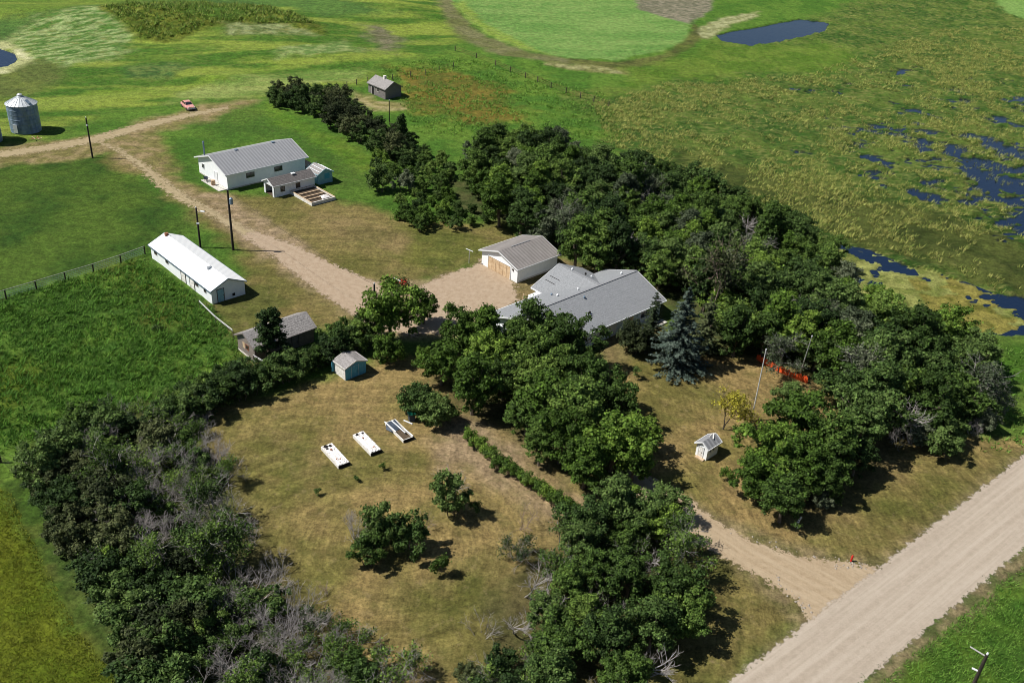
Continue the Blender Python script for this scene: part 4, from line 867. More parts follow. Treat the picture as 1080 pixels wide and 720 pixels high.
# ------------------------------------------------------------------ raised beds on the lawn
def bed(px0, py0, label, kind):
    p = G(px0, py0); e = empty('raised_bed', (p[0], p[1], 0), math.radians(-51), label, 'raised bed', 'raised beds in the middle of the lawn')
    L_, W_ = 4.05, 1.35
    if kind < 2:
        boxbed(e, L_, W_, .42, M['old_white'], None, .08)
        b = MB(); b.add([(L_ / 2 + .004, -W_ / 2, 0), (L_ / 2 + .05, -W_ / 2, 0), (L_ / 2 + .05, W_ / 2, 0), (L_ / 2 + .004, W_ / 2, 0), (L_ / 2 + .004, -W_ / 2, .4), (L_ / 2 + .05, -W_ / 2, .4), (L_ / 2 + .05, W_ / 2, .4), (L_ / 2 + .004, W_ / 2, .4)], [(0, 3, 2, 1), (4, 5, 6, 7), (0, 1, 5, 4), (1, 2, 6, 5), (2, 3, 7, 6)])
        b.build('end_board', M['black'], e)
        n, k_ = 22, 9; r_ = random.Random(kind + 3); V = []; Fs = []
        for i in range(n + 1):
            for j in range(k_ + 1): V.append((-L_ / 2 + .05 + (L_ - .1) * i / n, -W_ / 2 + .05 + (W_ - .1) * j / k_, .40 + r_.uniform(-.02, .13)))
        hole = MB()
        for i in range(n):
            for j in range(k_): Fs.append((i * (k_ + 1) + j, (i + 1) * (k_ + 1) + j, (i + 1) * (k_ + 1) + j + 1, i * (k_ + 1) + j + 1))
        MB().add(V, Fs).build('cover', M['tarp'], e)
        for (ux, uy, sz) in ([(-1.7, -.25, .28), (-1.55, .2, .22), (-.9, 0, .15), (-1.2, -.3, .18), (.9, -.25, .12), (1.1, .05, .1)] if kind == 0 else [(-1.65, -.3, .22), (-1.6, .35, .16), (-.8, -.05, .13), (1.3, .2, .14)]):
            q = MB(); q.tube((ux, uy, .47), (ux, uy, .57), sz, sz * .7, 7); q.build('plant_hole', M['black'] if sz > .15 else M['rust'], e)
        for uy in (-.2, .25):
            q = MB(); q.bar((-.9, uy, .55), (1.7, uy - .08, .56), .05, .05); q.build('stake', M['old_white'], e)
    else:
        boxbed(e, L_, W_, .38, M['old_white'], None, .08)
        b = MB(); b.box(-L_ / 2 + .09, L_ / 2 - .09, -W_ / 2 + .09, W_ / 2 - .09, .0, .15); b.build('soil', M['soil'], e)
        b = MB(); b.add([(-1.95, -.62, .34), (-.2, -.85, .2), (-.2, .5, .2), (-1.95, .62, .36), (-1.2, -1.05, .05)], [(0, 1, 2, 3), (0, 4, 1)]); b.build('liner', M['blue_plastic'], e)
        for (a0, a1) in (((-2.1, -.7), (.3, -.62)), ((-1.9, .1), (1.0, .2)), ((0.3, .5), (2.0, .62))):
            q = MB(); q.bar((a0[0], a0[1], .46), (a1[0], a1[1], .46), .14, .05); q.build('board', M['white_trim'], e)
        b = MB(); b.add([(L_ / 2 + .004, -W_ / 2, 0), (L_ / 2 + .05, -W_ / 2, 0), (L_ / 2 + .05, W_ / 2, 0), (L_ / 2 + .004, W_ / 2, 0), (L_ / 2 + .004, -W_ / 2, .36), (L_ / 2 + .05, -W_ / 2, .36), (L_ / 2 + .05, W_ / 2, .36), (L_ / 2 + .004, W_ / 2, .36)], [(0, 3, 2, 1), (4, 5, 6, 7), (0, 1, 5, 4), (1, 2, 6, 5), (2, 3, 7, 6)])
        b.build('end_board', M['black'], e)
bed(353.5, 482, 'raised bed under a white cover with a dark hole at one end, nearest the thicket', 0)
bed(387, 469, 'raised bed under a crumpled white cover, middle of three', 1)
bed(421, 455.5, 'raised bed lying open with dark liner and loose white boards', 2)
# bin by the bush
p = G(434, 443); e = empty('waste_bin', (p[0], p[1], 0), .4, 'blue-grey bin with green lid against the round bush', 'bin')
b = MB(); b.add([(-.3, -.3, 0), (.3, -.3, 0), (.3, .3, 0), (-.3, .3, 0), (-.38, -.38, 1.0), (.38, -.38, 1.0), (.38, .38, 1.0), (-.38, .38, 1.0)], [(0, 3, 2, 1), (0, 1, 5, 4), (1, 2, 6, 5), (2, 3, 7, 6), (3, 0, 4, 7)]); b.build('body', M['blue_plastic'], e)
b = MB(); b.box(-.42, .42, -.42, .42, 1.0, 1.08); b.build('lid', M['green_plastic'], e)
p = G(431, 444.5); q = MB(); q.bar((-.6, .1, .08), (.5, -.5, .08), .16, .06); o = q.build('loose_board', M['white_trim']); o.location = (p[0], p[1], 0); tag(o, 'short white board lying on the lawn beside the bin', 'board')

# --- white play house on the east lawn
ph, rfp = gabled('playhouse', (22.95, 86.9), 2.15, 1.5, 'a', 1.75, 0.5, M['white_paint'], M['roof_grey_metal'], 'tiny white playhouse with a grey roof near the driveway', 'playhouse', over=0.22, thick=.08)
door(ph, '-x', -0.1, 0.6, 1.45, 'old_white', 'white_trim'); window(ph, '-x', -0.1, 0.95, 0.22, 0.3, 'white_trim', bars=False)
window(ph, '-y', -0.55, 1.0, 0.3, 0.45, 'white_trim', bars=False); window(ph, '-y', 0.05, 1.0, 0.3, 0.45, 'white_trim', bars=False)
b = MB(); b.box(-1.5, -1.08, -.6, .5, 0, .14); b.build('step', M['wood'], ph)
b = MB(); b.bar((0.3, -.35, 2.2), (1.0, .15, 2.38), .14, .1); b.bar((.2, .1, 2.35), (.9, .3, 2.28), .1, .12); b.build('roof_debris', M['old_white'], rfp)

# ------------------------------------------------------------------ old car
def car():
    p = G(198.5, 114.2); e = empty('old_car', (p[0], p[1], 0), math.radians(-52), 'faded red old sedan parked on the grass beyond the barn', 'car')
    # hull sections along x: (x, half width, z low, z deck)
    secs = [(-2.35, .70, .45, .80), (-2.2, .84, .33, .93), (-1.5, .90, .28, 1.0), (-.9, .92, .27, 1.02), (.6, .92, .27, 1.02), (1.2, .90, .28, .99), (2.0, .84, .30, .93), (2.25, .74, .40, .86)]
    V = []; Fs = []
    for (xx, hw, z0, z1) in secs:
        V += [(xx, -hw * .92, z0), (xx, -hw, (z0 + z1) / 2), (xx, -hw * .9, z1 - .04), (xx, -hw * .6, z1), (xx, hw * .6, z1), (xx, hw * .9, z1 - .04), (xx, hw, (z0 + z1) / 2), (xx, hw * .92, z0)]
    n = 8
    for k in range(len(secs) - 1):
        for i in range(n): Fs.append((k * n + i, k * n + (i + 1) % n, (k + 1) * n + (i + 1) % n, (k + 1) * n + i))
    Fs.append(tuple(range(n))); Fs.append(tuple(range((len(secs) - 1) * n, len(secs) * n))[::-1])
    body = MB().add(V, Fs).build('body', M['pink_paint'], e)
    c = [(-1.45, .72, 1.0), (-.95, .62, 1.48), (.25, .62, 1.5), (.95, .74, 1.0)]
    V = []
    for (xx, hw, zz) in c: V += [(xx, -hw, zz), (xx, hw, zz)]
    g_ = MB().add([(-1.45, -.76, 1.0), (.95, -.76, 1.0), (.25, -.62, 1.44), (-.95, -.62, 1.44), (-1.45, .76, 1.0), (.95, .76, 1.0), (.25, .62, 1.44), (-.95, .62, 1.44)], [(0, 1, 2, 3), (7, 6, 5, 4), (1, 5, 6, 2), (4, 0, 3, 7), (3, 2, 6, 7)])
    g_.build('window_glass', M['glass'], e)
    b = MB(); b.add([(-1.0, -.66, 1.43), (.3, -.66, 1.43), (.3, .66, 1.43), (-1.0, .66, 1.43), (-.9, -.58, 1.52), (.2, -.58, 1.53), (.2, .58, 1.53), (-.9, .58, 1.52)], [(0, 3, 2, 1), (4, 5, 6, 7), (0, 1, 5, 4), (1, 2, 6, 5), (2, 3, 7, 6), (3, 0, 4, 7)])
    for s in (-1, 1):
        b.bar((.96, s * .75, 1.0), (.26, s * .64, 1.45), .06, .06); b.bar((-1.46, s * .75, 1.0), (-.97, s * .64, 1.45), .14, .06); b.bar((-.3, s * .77, 1.0), (-.3, s * .645, 1.45), .07, .04)
    b.build('roof', M['pink_paint'], e)
    for xx in (-1.4, 1.45):
        for s in (-1, 1):
            q = MB(); q.tube((xx, s * .74, .33), (xx, s * .93, .33), .33, .33, 16); wl = q.build('wheel', M['rubber'], e)
            q = MB(); q.tube((xx, s * .90, .33), (xx, s * .945, .33), .17, .15, 12); q.build('hubcap', M['chrome'], wl)
    for xx, nm in ((2.3, 'front_bumper'), (-2.4, 'rear_bumper')):
        q = MB(); q.tube((xx, -.9, .46), (xx, .9, .46), .1, .1, 8); q.build(nm, M['chrome'], e)
    q = MB(); q.box(2.2, 2.27, -.5, .5, .52, .76); q.build('grille', M['chrome'], e)
    for s in (-1, 1):
        q = MB(); q.tube((2.16, s * .66, .74), (2.3, s * .66, .74), .13, .12, 12); q.build('headlight', M['white_trim'], e)
car()

# ------------------------------------------------------------------ poles, masts, posts
def utility_pole(p, h, label, r0=.16, extras=(), rz=0):
    e = empty('utility_pole', (p[0], p[1], 0), rz, label, 'utility pole', 'dark utility poles')
    b = MB(); b.tube((0, 0, -.3), (0, 0, h), r0, r0 * .72, 10); b.build('shaft', M['pole'], e)
    b = MB(); b.tube((0, 0, h), (0, 0, h + .1), .06, .05, 6); b.tube((0, 0, h + .1), (0, 0, h + .22), .09, .06, 8); b.build('insulator', M['white_trim'], e)
    if 'can' in extras:
        b = MB(); b.tube((.42, -.1, h - 2.2), (.42, -.1, h - 1.3), .27, .27, 14); b.tube((.42, -.1, h - 1.3), (.42, -.1, h - 1.15), .27, .1, 14); b.bar((0, 0, h - 1.6), (.3, -.07, h - 1.6), .08, .08); b.build('transformer', M['metal'], e)
    if 'lamp' in extras:
        b = MB(); b.tube((0, 0, h - .9), (.75, -.2, h - .35), .03, .03, 6); o = b.build('lamp_arm', M['paleposts'], e)
        b = MB(); b.add([(.7, -.36, h - .42), (1.4, -.5, h - .38), (1.44, -.3, h - .38), (.76, -.1, h - .42), (.74, -.3, h - .28), (1.36, -.44, h - .28), (1.38, -.34, h - .28), (.78, -.18, h - .28)], [(0, 3, 2, 1), (4, 5, 6, 7), (0, 1, 5, 4), (1, 2, 6, 5), (2, 3, 7, 6), (3, 0, 4, 7)]); b.build('lamp_head', M['white_trim'], o)
        b = MB(); b.box(-.12, .3, -.25, -.12, h - 2.6, h - 2.4); b.build('bracket', M['white_trim'], e)
    if 'band' in extras:
        b = MB(); b.tube((0, 0, h - 1.5), (0, 0, h - 1.25), .2, .2, 10); b.build('band', M['white_trim'], e)
    if 'arm' in extras:
        b = MB(); b.bar((-.0, 0, h - .2), (-1.2, .35, h - .1), .08, .08); b.build('crossarm', M['paleposts'], e); b = MB(); b.bar((0, 0, h - 1.9), (-.55, .1, h - 1.9), .12, .1); b.build('bracket', M['white_trim'], e)
    return e
P2 = G(246, 263.8); utility_pole(P2, 9.9, 'tall dark pole carrying a grey transformer can beside the dirt track', .2, ('can',))
P1 = G(211.5, 261); utility_pole(P1, 6.6, 'dark pole with a white yard lamp behind the long white building', .17, ('lamp',))
P3 = G(97.7, 166.5); utility_pole(P3, 7.6, 'dark pole near the grain bins beside the upper track', .17, ('band',))
P4 = G(395.6, 366); utility_pole(P4, 9.3, 'dark pole rising through the round tree at the drive', .16)
P5 = G(410.6, 128.5); utility_pole(P5, 4.6, 'thin dark pole in front of the weathered cabin', .12)
tp = G(1041, 690, 9.5); utility_pole(tp, 9.5, 'dark pole with pale crossarm at the bottom right corner', .18, ('arm',), -.4)
# service wires between the yard poles
def wire(name, pts, label, cat='wire', r0=.018, sag=.7, m='pole'):
    b = MB()
    for a, c in zip(pts[:-1], pts[1:]):
        a = Vector(a); c = Vector(c); prev = a
        for k in range(1, 13):
            t = k / 12; q = a.lerp(c, t); q.z -= sag * 4 * t * (1 - t); b.tube(prev, q, r0, r0, 3, False); prev = q
    return tag(b.build(name, M[m]), label, cat)
wire('power_wire', [(P3[0], P3[1], 7.6), (P2[0], P2[1], 9.8), (P4[0], P4[1], 9.2)], 'thin wire running from the bins past the transformer pole to the drive')
def mast(px0, py0, px1, py1, hh, label):
    a = G(px0, py0); c = G(px1, py1, hh); b = MB(); b.tube((0, 0, 0), (c[0] - a[0], c[1] - a[1], hh), .09, .06, 8); e = empty('mast', (a[0], a[1], 0), 0, label, 'mast', 'thin pale masts on the east lawn')
    b.build('shaft', M['paleposts'], e); b = MB(); b.tube((c[0] - a[0], c[1] - a[1], hh), (c[0] - a[0], c[1] - a[1], hh + .12), .09, .05, 8); b.build('cap', M['white_trim'], e)
mast(792.3, 444, 808, 368.5, 9.6, 'thin pale mast standing on the open lawn left of the orange fence')
mast(842.5, 398, 856.5, 354.5, 8.0, 'leaning pale mast at the right end of the orange fence')
def tpost(px_, py_, label):
    p = G(px_, py_); e = empty('clothesline_post', (p[0], p[1], 0), math.radians(-38), label, 'clothesline post', 'white clothesline posts')
    b = MB(); b.tube((0, 0, 0), (0, 0, 2.2), .05, .05, 8); b.build('upright', M['paleposts'], e)
    b = MB(); b.bar((-.75, 0, 2.24), (.75, 0, 2.24), .08, .08); b.build('crossbar', M['white_trim'], e)
tpost(494.6, 277.5, 'white T-shaped clothesline post on grass beside the double garage'); tpost(418.5, 309, 'white T-shaped clothesline post by the red flowers')
p = G(550.8, 321); b = MB(); b.tube((0, 0, -.2), (.1, 0, 1.75), .09, .08, 8); o = b.build('wooden_post', M['tan_door']); o.location = (p[0], p[1], 0); tag(o, 'short tan wooden post between garage and house', 'post')
# red marker and stones at the road junction
p = G(897.5, 591.5); e = empty('marker_post', (p[0], p[1], 0), .2, 'short red marker post where driveway meets gravel road', 'marker')
b = MB(); b.tube((0, 0, 0), (0, 0, .62), .10, .10, 8); b.build('stake', M['red'], e); b = MB(); b.tube((0, 0, .62), (0, 0, .8), .13, .05, 8); b.build('reflector', M['red'], e)
p = G(840.5, 557); e = empty('lawn_ornament', (p[0], p[1], 0), .5, 'white paddle-shaped lawn ornament at the edge of the tree shade', 'ornament')
b = MB(); b.tube((0, 0, 0), (0, 0, 1.0), .04, .04, 6); b.build('stem', M['white_trim'], e)
b = MB(); b.bar((-.1, 0, 1.0), (.22, 0, 1.5), .2, .05); b.build('upper_blade', M['white_trim'], e); b = MB(); b.bar((-.45, 0, .75), (.02, 0, .98), .2, .05); b.build('lower_blade', M['white_trim'], e)

# ------------------------------------------------------------------ fences
def fence(name, pts, label, cat, h, pm, wm, nwire=3, r0=.06, wr=.012, mesh=False, rail=False):
    W = [G(*q) if len(q) == 2 else q for q in pts]
    e = empty(name, (W[0][0], W[0][1], 0), 0, label, cat)
    L0 = W[0]; rr_ = random.Random(len(pts) + int(L0[0] * 10) % 97)
    tops = []
    for q in W:
        b = MB(); lx, ly = q[0] - L0[0], q[1] - L0[1]; t = (rr_.uniform(-.05, .05), rr_.uniform(-.05, .05)); z0 = zat(*q[:2])
        b.tube((lx, ly, z0 - .3), (lx + t[0], ly + t[1], z0 + h), r0, r0 * .9, 7); b.build('post', M[pm], e); tops.append((lx, ly, z0))
    b = MB()
    for a, c in zip(tops[:-1], tops[1:]):
        hs = [h * (k + 1) / (nwire + .2) for k in range(nwire)]
        for hh in hs: b.tube((a[0], a[1], a[2] + hh), (c[0], c[1], c[2] + hh), wr, wr, 4, False)
        if mesh:
            d = math.hypot(c[0] - a[0], c[1] - a[1]); n = max(2, int(d / .3))
            for k in range(n): t = k / n; xx, yy, zz = a[0] + (c[0] - a[0]) * t, a[1] + (c[1] - a[1]) * t, a[2] + (c[2] - a[2]) * t; b.tube((xx, yy, zz + .05), (xx, yy, zz + h * .98), wr * .6, wr * .6, 3, False)
    b.build('wire_mesh' if mesh else 'wire', M[wm], e)
    if rail:
        b = MB()
        for a, c in zip(tops[:-1], tops[1:]): b.tube((a[0], a[1], a[2] + h), (c[0], c[1], c[2] + h), .035, .035, 6)
        b.build('top_rail', M[rail], e)
    return e
fence('wire_fence', [(-34, 328), (6.7, 315.5), (39, 306), (69.5, 296), (98.5, 286.5), (127.5, 276.5), (153, 267.5)], 'wire mesh fence with dark posts between the smooth green field and the weedy field', 'fence', 1.3, 'pole', 'metal', 5, .11, .016, True, 'paleposts')
fence('pipe_fence', [(211, 326), (228, 341.5), (246, 356)], 'pale pipe rail fence joining the long white building to the grey shed', 'fence', 1.2, 'post', 'paleposts', 1, .05, .03, False, 'white_trim')
fence('pipe_fence', [(268, 382), (282, 390.5)], 'short pale rail at the corner of the grey shed', 'fence', 1.1, 'pole', 'paleposts', 1, .09, .03, False, 'white_trim')
fence('wire_fence', [(480, 55), (502, 64), (522.5, 70), (538, 76.5), (554, 82.5), (567, 87), (581, 93), (597, 98), (612, 102.5), (626, 107), (642, 112)], 'old wire fence running diagonally below the round light field', 'fence', 1.4, 'post', 'rust', 3, .13, .02)
fence('wire_fence', [(366, 94), (376, 91), (388, 88), (414, 84.5), (433, 82), (449, 80), (463, 77), (478, 73)], 'faint wire fence passing behind the weathered cabin', 'fence', 1.4, 'post', 'rust', 2, .10, .016)
fence('wire_fence', [(-18, 478), (1, 488), (17.5, 503), (38, 520)], 'dark leaning wire fence at the left edge above the yellow crop', 'fence', 1.5, 'pole', 'pole', 3, .13, .014)
# orange snow fence
pts = [(798, 379), (806, 384), (815, 389), (826, 394), (838, 399), (851, 404)]
W = [G(*q) for q in pts]; L0 = W[0]; e = empty('snow_fence', (L0[0], L0[1], 0), 0, 'sagging bright orange plastic mesh fence at the wood edge', 'fence')
b = MB(); rr_ = random.Random(4); N_ = 44; top = []; 
def along(t):
    t = t * (len(W) - 1); i = min(int(t), len(W) - 2); f = t - i; return W[i][0] * (1 - f) + W[i + 1][0] * f - L0[0], W[i][1] * (1 - f) + W[i + 1][1] * f - L0[1]
pr = None
for k in range(N_ + 1):
    lx, ly = along(k / N_); off = .08 * math.sin(k * 1.1) + rr_.uniform(-.05, .05); hh = .85 + rr_.uniform(-.2, .1) - .25 * (k % 9 == 4)
    cur = [(lx + off * q * .8, ly + off * q * .8, .05 + (hh - .05) * q) for q in (0, .22, .42, .6, .8, 1)]
    if pr:
        for a_, c_ in zip(pr, cur): b.bar(a_, c_, .05, .13)
    for a_, c_ in zip(cur[:-1], cur[1:]): b.bar(a_, c_, .12, .05)
    pr = cur
b.build('mesh_strip', M['orange'], e)
for q in W: q2 = MB(); q2.tube((q[0] - L0[0], q[1] - L0[1], 0), (q[0] - L0[0], q[1] - L0[1], 1.3), .035, .03, 6); q2.build('stake', M['post'], e)
# ------------------------------------------------------------------ trees
def quads(P, Nn, size, rg, asp=0.75):
    """leaf quads centred at P with normals Nn"""
    n = len(P); Nn = Nn / (np.linalg.norm(Nn, axis=1, keepdims=True) + 1e-9)
    t = rg.normal(size=(n, 3)); t -= (t * Nn).sum(1, keepdims=True) * Nn; t /= (np.linalg.norm(t, axis=1, keepdims=True) + 1e-9)
    b = np.cross(Nn, t); s = (size * rg.uniform(.6, 1.35, n))[:, None]
    V = np.stack([P - t * s * .5, P - b * s * .5 * asp + Nn * s * .08, P + t * s * .5, P + b * s * .5 * asp + Nn * s * .08], 1).reshape(-1, 3)
    return V, np.arange(4 * n).reshape(n, 4)
def make_tree(seed, R_, H_, base, ncl, nleaf, leaf=.26, clr=(.75, 1.25), shape=1.0, gap=.0, limbs=True, stems=1, lobk=1.0):
    """round leafy tree with uneven outline; returns root Empty with children trunk and crown"""
    rg = np.random.default_rng(seed); e = empty('tree', (0, 0, 0))
    cz = base + (H_ - base) * .5; hz = (H_ - base) * .5
    cl = []
    while len(cl) < ncl:
        d = rg.normal(size=3); d /= np.linalg.norm(d); 
        if d[2] < -.75: continue
        rad = rg.uniform(.55, 1.02) if rg.random() < .8 else rg.uniform(0, .5)
        lob = 1 - .05 * lobk + .25 * lobk * math.sin(3 * math.atan2(d[1], d[0]) + seed) + .12 * lobk * math.sin(5 * math.atan2(d[1], d[0]) + seed * 2)
        px_ = d[0] * R_ * rad * lob; py_ = d[1] * R_ * rad * lob; pz_ = cz + d[2] * hz * rad
        if shape != 1: f = 1 - (pz_ - base) / (H_ - base) * (1 - 1 / shape); px_ *= f; py_ *= f
        cl.append((px_, py_, pz_, rg.uniform(*clr)))
    cl = np.array(cl); w_ = cl[:, 3] ** 2; k = rg.choice(ncl, nleaf, p=w_ / w_.sum())
    d = rg.normal(size=(nleaf, 3)); d /= np.linalg.norm(d, axis=1, keepdims=True); d[:, 2] = np.where(d[:, 2] < -.3, -d[:, 2] * .6, d[:, 2])
    rr = cl[k, 3] * rg.uniform(.45, 1.0, nleaf) ** .6 * (1 + .25 * np.sin(d[:, 0] * 7 + k) * np.cos(d[:, 1] * 6 + k * 2))
    P = cl[k, :3] + d * rr[:, None] * np.array([1, 1, .72]); 
    # stray sprigs that break the outline
    ns = nleaf // 12; kk = rg.choice(ncl, ns); dd = rg.normal(size=(ns, 3)); dd /= np.linalg.norm(dd, axis=1, keepdims=True); dd[:, 2] = abs(dd[:, 2])
    P[:ns] = cl[kk, :3] + dd * (cl[kk, 3] * rg.uniform(1.0, 1.45, ns))[:, None]
    P[:, 2] = np.maximum(P[:, 2], .12)
    Nn = d * 1.1 + rg.normal(size=(nleaf, 3)) * .55 + np.array([0, 0, .45])
    V, Fq = quads(P, Nn, leaf, rg)
    b = MB()
    for sidx in range(stems):
        o_ = (0, 0) if stems == 1 else (rg.uniform(-.3, .3) * R_, rg.uniform(-.3, .3) * R_)
        tr = .028 * H_ if stems == 1 else .012 * H_
        p = Vector((o_[0], o_[1], -.3)); z1 = base + (H_ - base) * .3
        q = Vector((o_[0] * 1.4 + rg.uniform(-.2, .2), o_[1] * 1.4 + rg.uniform(-.2, .2), z1 * .5)); b.tube(p, q, tr * 1.3, tr, 7, False)
        t = Vector((q.x + rg.uniform(-.3, .3), q.y + rg.uniform(-.3, .3), z1)); b.tube(q, t, tr, tr * .7, 7, False)
        for i in range(sidx, min(ncl, 16) if limbs else 0, stems):
            c = Vector(cl[i, :3]); s0 = q.lerp(t, rg.uniform(.2, 1)); m_ = s0.lerp(c, .5) + Vector((0, 0, rg.uniform(-.1, .5)))
            b.tube(s0, m_, tr * .45, tr * .28, 5, False); b.tube(m_, c, tr * .28, tr * .08, 5, False)
    b.build('trunk', M['bark'], e)
    npmesh('crown', V, Fq, M['mid'], e)
    return e
def branches(rg, p0, d0, L0, r0, depth_, out, spread=.55, curve=.15, up=.1, nb=(2, 4), taper=.7):
    """recursive twigs; appends (p, q, r0, r1)"""
    p = np.array(p0, float); d = np.array(d0, float); d /= np.linalg.norm(d); seg = 3; pts = [p]
    for k in range(seg):
        d = d + rg.normal(size=3) * curve + np.array([0, 0, up]); d /= np.linalg.norm(d); q = p + d * L0 / seg
        ra = r0 * (1 - k / seg * .4); out.append((p, q, ra, r0 * (1 - (k + 1) / seg * .4))); p = q; pts.append((q))
        if depth_ > 0 and k > 0:
            for _ in range(rg.integers(nb[0], nb[1])):
                dd = d + rg.normal(size=3) * spread; branches(rg, q, dd, L0 * taper * rg.uniform(.7, 1.1), r0 * .5, depth_ - 1, out, spread, curve, up, nb, taper)
def twig_mesh(segs, n=3):
    S = np.array([(*a, *b, r0, r1) for a, b, r0, r1 in segs]); P = S[:, :3]; Q = S[:, 3:6]; D = Q - P; D /= (np.linalg.norm(D, axis=1, keepdims=True) + 1e-9)
    A = np.cross(D, np.where(abs(D[:, 2:3]) > .9, np.array([[1., 0, 0]]), np.array([[0, 0, 1.]]))); A /= np.linalg.norm(A, axis=1, keepdims=True); B = np.cross(D, A)
    V = []
    for c, r in ((P, S[:, 6]), (Q, S[:, 7])):
        for i in range(n): t = 2 * math.pi * i / n; V.append(c + A * (math.cos(t) * r)[:, None] + B * (math.sin(t) * r)[:, None])
    V = np.stack(V, 1).reshape(-1, 3); m_ = len(S); o = np.arange(m_)[:, None] * (2 * n)
    Fq = np.concatenate([o + np.array([[i, (i + 1) % n, n + (i + 1) % n, n + i]]) for i in range(n)])
    return V, Fq
def bare_tree(seed, H_, stems, lean, depth_=3, leaves=0, r0=.09, spread=.6, up=.08, leafsize=.22):
    rg = np.random.default_rng(seed); e = empty('tree', (0, 0, 0)); out = []
    for s in range(stems):
        a = rg.uniform(0, 2 * math.pi) if stems > 1 else 0; o_ = (math.cos(a) * .35, math.sin(a) * .35, -.2) if stems > 1 else (0, 0, -.2)
        d = (math.cos(a) * lean, math.sin(a) * lean, 1)
        branches(rg, o_, d, H_ * .5, r0 * (1 if stems == 1 else .7), depth_, out, spread, .16, up, (2, 4), .62)
    V, Fq = twig_mesh(out); npmesh('branches', V, Fq, M['bare'], e)
    if leaves:
        ends = np.array([q for (p, q, a, b) in out if b < r0 * .22]); k = rg.choice(len(ends), leaves)
        cent = ends[rg.choice(len(ends), 14)]; dist = np.min(np.linalg.norm(ends[k][:, None] - cent[None], axis=2), axis=1)
        kk = k[dist < 1.1]; P = ends[kk] + rg.normal(size=(len(kk), 3)) * .22
        V, Fq = quads(P, rg.normal(size=(len(kk), 3)) + np.array([0, 0, .7]), leafsize, rg); npmesh('crown', V, Fq, M['mid'], e)
    return e
def spruce(seed, H_, R_, levels, nb, droop=.35, q=.30, needles=16):
    rg = np.random.default_rng(seed); e = empty('tree', (0, 0, 0)); P = []; Nn = []
    for l in range(levels):
        f = l / (levels - 1); zz = H_ * (.06 + .92 * f); rr = R_ * (1 - f) ** .85 * rg.uniform(.85, 1.1) + .15
        for k in range(max(4, int(nb * (1 - f * .6)))):
            a = rg.uniform(0, 2 * math.pi); L_ = rr * rg.uniform(.65, 1.15); dr = droop * rg.uniform(.7, 1.3); m_ = max(4, int(needles * L_ / R_) + 3)
            for j in range(m_):
                t = (j + .6) / m_; x0 = L_ * t; z0 = zz - dr * L_ * t + .22 * L_ * t * t; wv = .30 * L_ * (1 - t * .75) * .6
                for s in (-1, 0, 1):
                    off = s * wv * rg.uniform(.5, 1); P.append((x0 * math.cos(a) - off * math.sin(a), x0 * math.sin(a) + off * math.cos(a), z0 - abs(off) * .25 + rg.normal() * .04))
                    Nn.append((math.cos(a) * .3, math.sin(a) * .3, 1))
    P = np.array(P); Nn = np.array(Nn) + rg.normal(size=P.shape) * .45
    V, Fq = quads(P, Nn, q, rg, .5); b = MB(); b.tube((0, 0, -.2), (0, 0, H_ * .97), H_ * .022, .03, 8); b.build('trunk', M['bark'], e); npmesh('crown', V, Fq, M['needle_blue'], e)
    return e
PR = {}
PR['b1'] = (make_tree(1, 3.6, 7.6, .5, 120, 12500, .29, (.38, .82)), 7.6, 7.6); PR['b2'] = (make_tree(2, 3.5, 7.2, .4, 105, 12000, .30, (.38, .88)), 7.2, 7.6)
PR['b3'] = (make_tree(3, 3.7, 7.8, .6, 130, 12500, .28, (.35, .75)), 7.8, 7.9); PR['b4'] = (make_tree(4, 3.3, 8.4, .5, 110, 12000, .29, (.38, .85), shape=1.35), 8.4, 7.2)
PR['b5'] = (make_tree(24, 3.4, 8.8, .5, 100, 10500, .29, (.35, .85), shape=1.5), 8.8, 7.2)
PR['s1'] = (make_tree(5, 1.8, 3.2, .05, 56, 6500, .19, (.25, .50), stems=4), 3.2, 4.0); PR['s2'] = (make_tree(6, 1.9, 3.0, .05, 50, 6500, .19, (.25, .52), stems=4), 3.0, 4.2)
PR['s3'] = (make_tree(7, 1.7, 3.5, .05, 60, 6500, .18, (.22, .45), stems=5), 3.5, 3.8)
PR['r1'] = (make_tree(31, 1.8, 2.9, .02, 75, 8500, .18, (.3, .5), stems=4, lobk=.3), 2.9, 4.0)
PR['t1'] = (make_tree(8, 1.9, 8.0, .5, 90, 9000, .25, (.35, .65), shape=1.8), 8.0, 4.3)
PR['h1'] = (make_tree(9, .95, 1.6, .05, 12, 1500, .15, (.32, .5), stems=3), 1.6, 2.4); PR['h2'] = (make_tree(10, .9, 1.5, .05, 10, 1400, .15, (.32, .55), stems=3), 1.5, 2.4)
PR['d1'] = (bare_tree(11, 4.6, 7, .8, 3), 4.6, 6.0); PR['d2'] = (bare_tree(12, 4.2, 6, 1.0, 3), 4.0, 6.2); PR['d3'] = (bare_tree(13, 6.0, 1, .3, 3, r0=.13), 6.4, 5.5)
PR['m1'] = (bare_tree(14, 4.6, 7, .8, 3, 2600), 4.6, 6.0); PR['m2'] = (bare_tree(15, 4.8, 6, .7, 3, 3200), 4.8, 6.0); PR['m3'] = (bare_tree(16, 6.4, 2, .35, 3, 2600, .12), 6.6, 5.5)
PR['p1'] = (spruce(17, 10.5, 3.0, 24, 17), 10.5, 6.2); PR['p2'] = (spruce(18, 9.0, 2.6, 20, 16, .3, .26), 9.0, 5.4)
PR['v1'] = (bare_tree(19, 2.6, 6, .8, 2, r0=.04), 2.6, 3.4)
used = set(); PROTO_CH = {k: [c for c in bpy.data.objects if c.parent == v[0]] for k, v in PR.items()}
trng = random.Random(21)
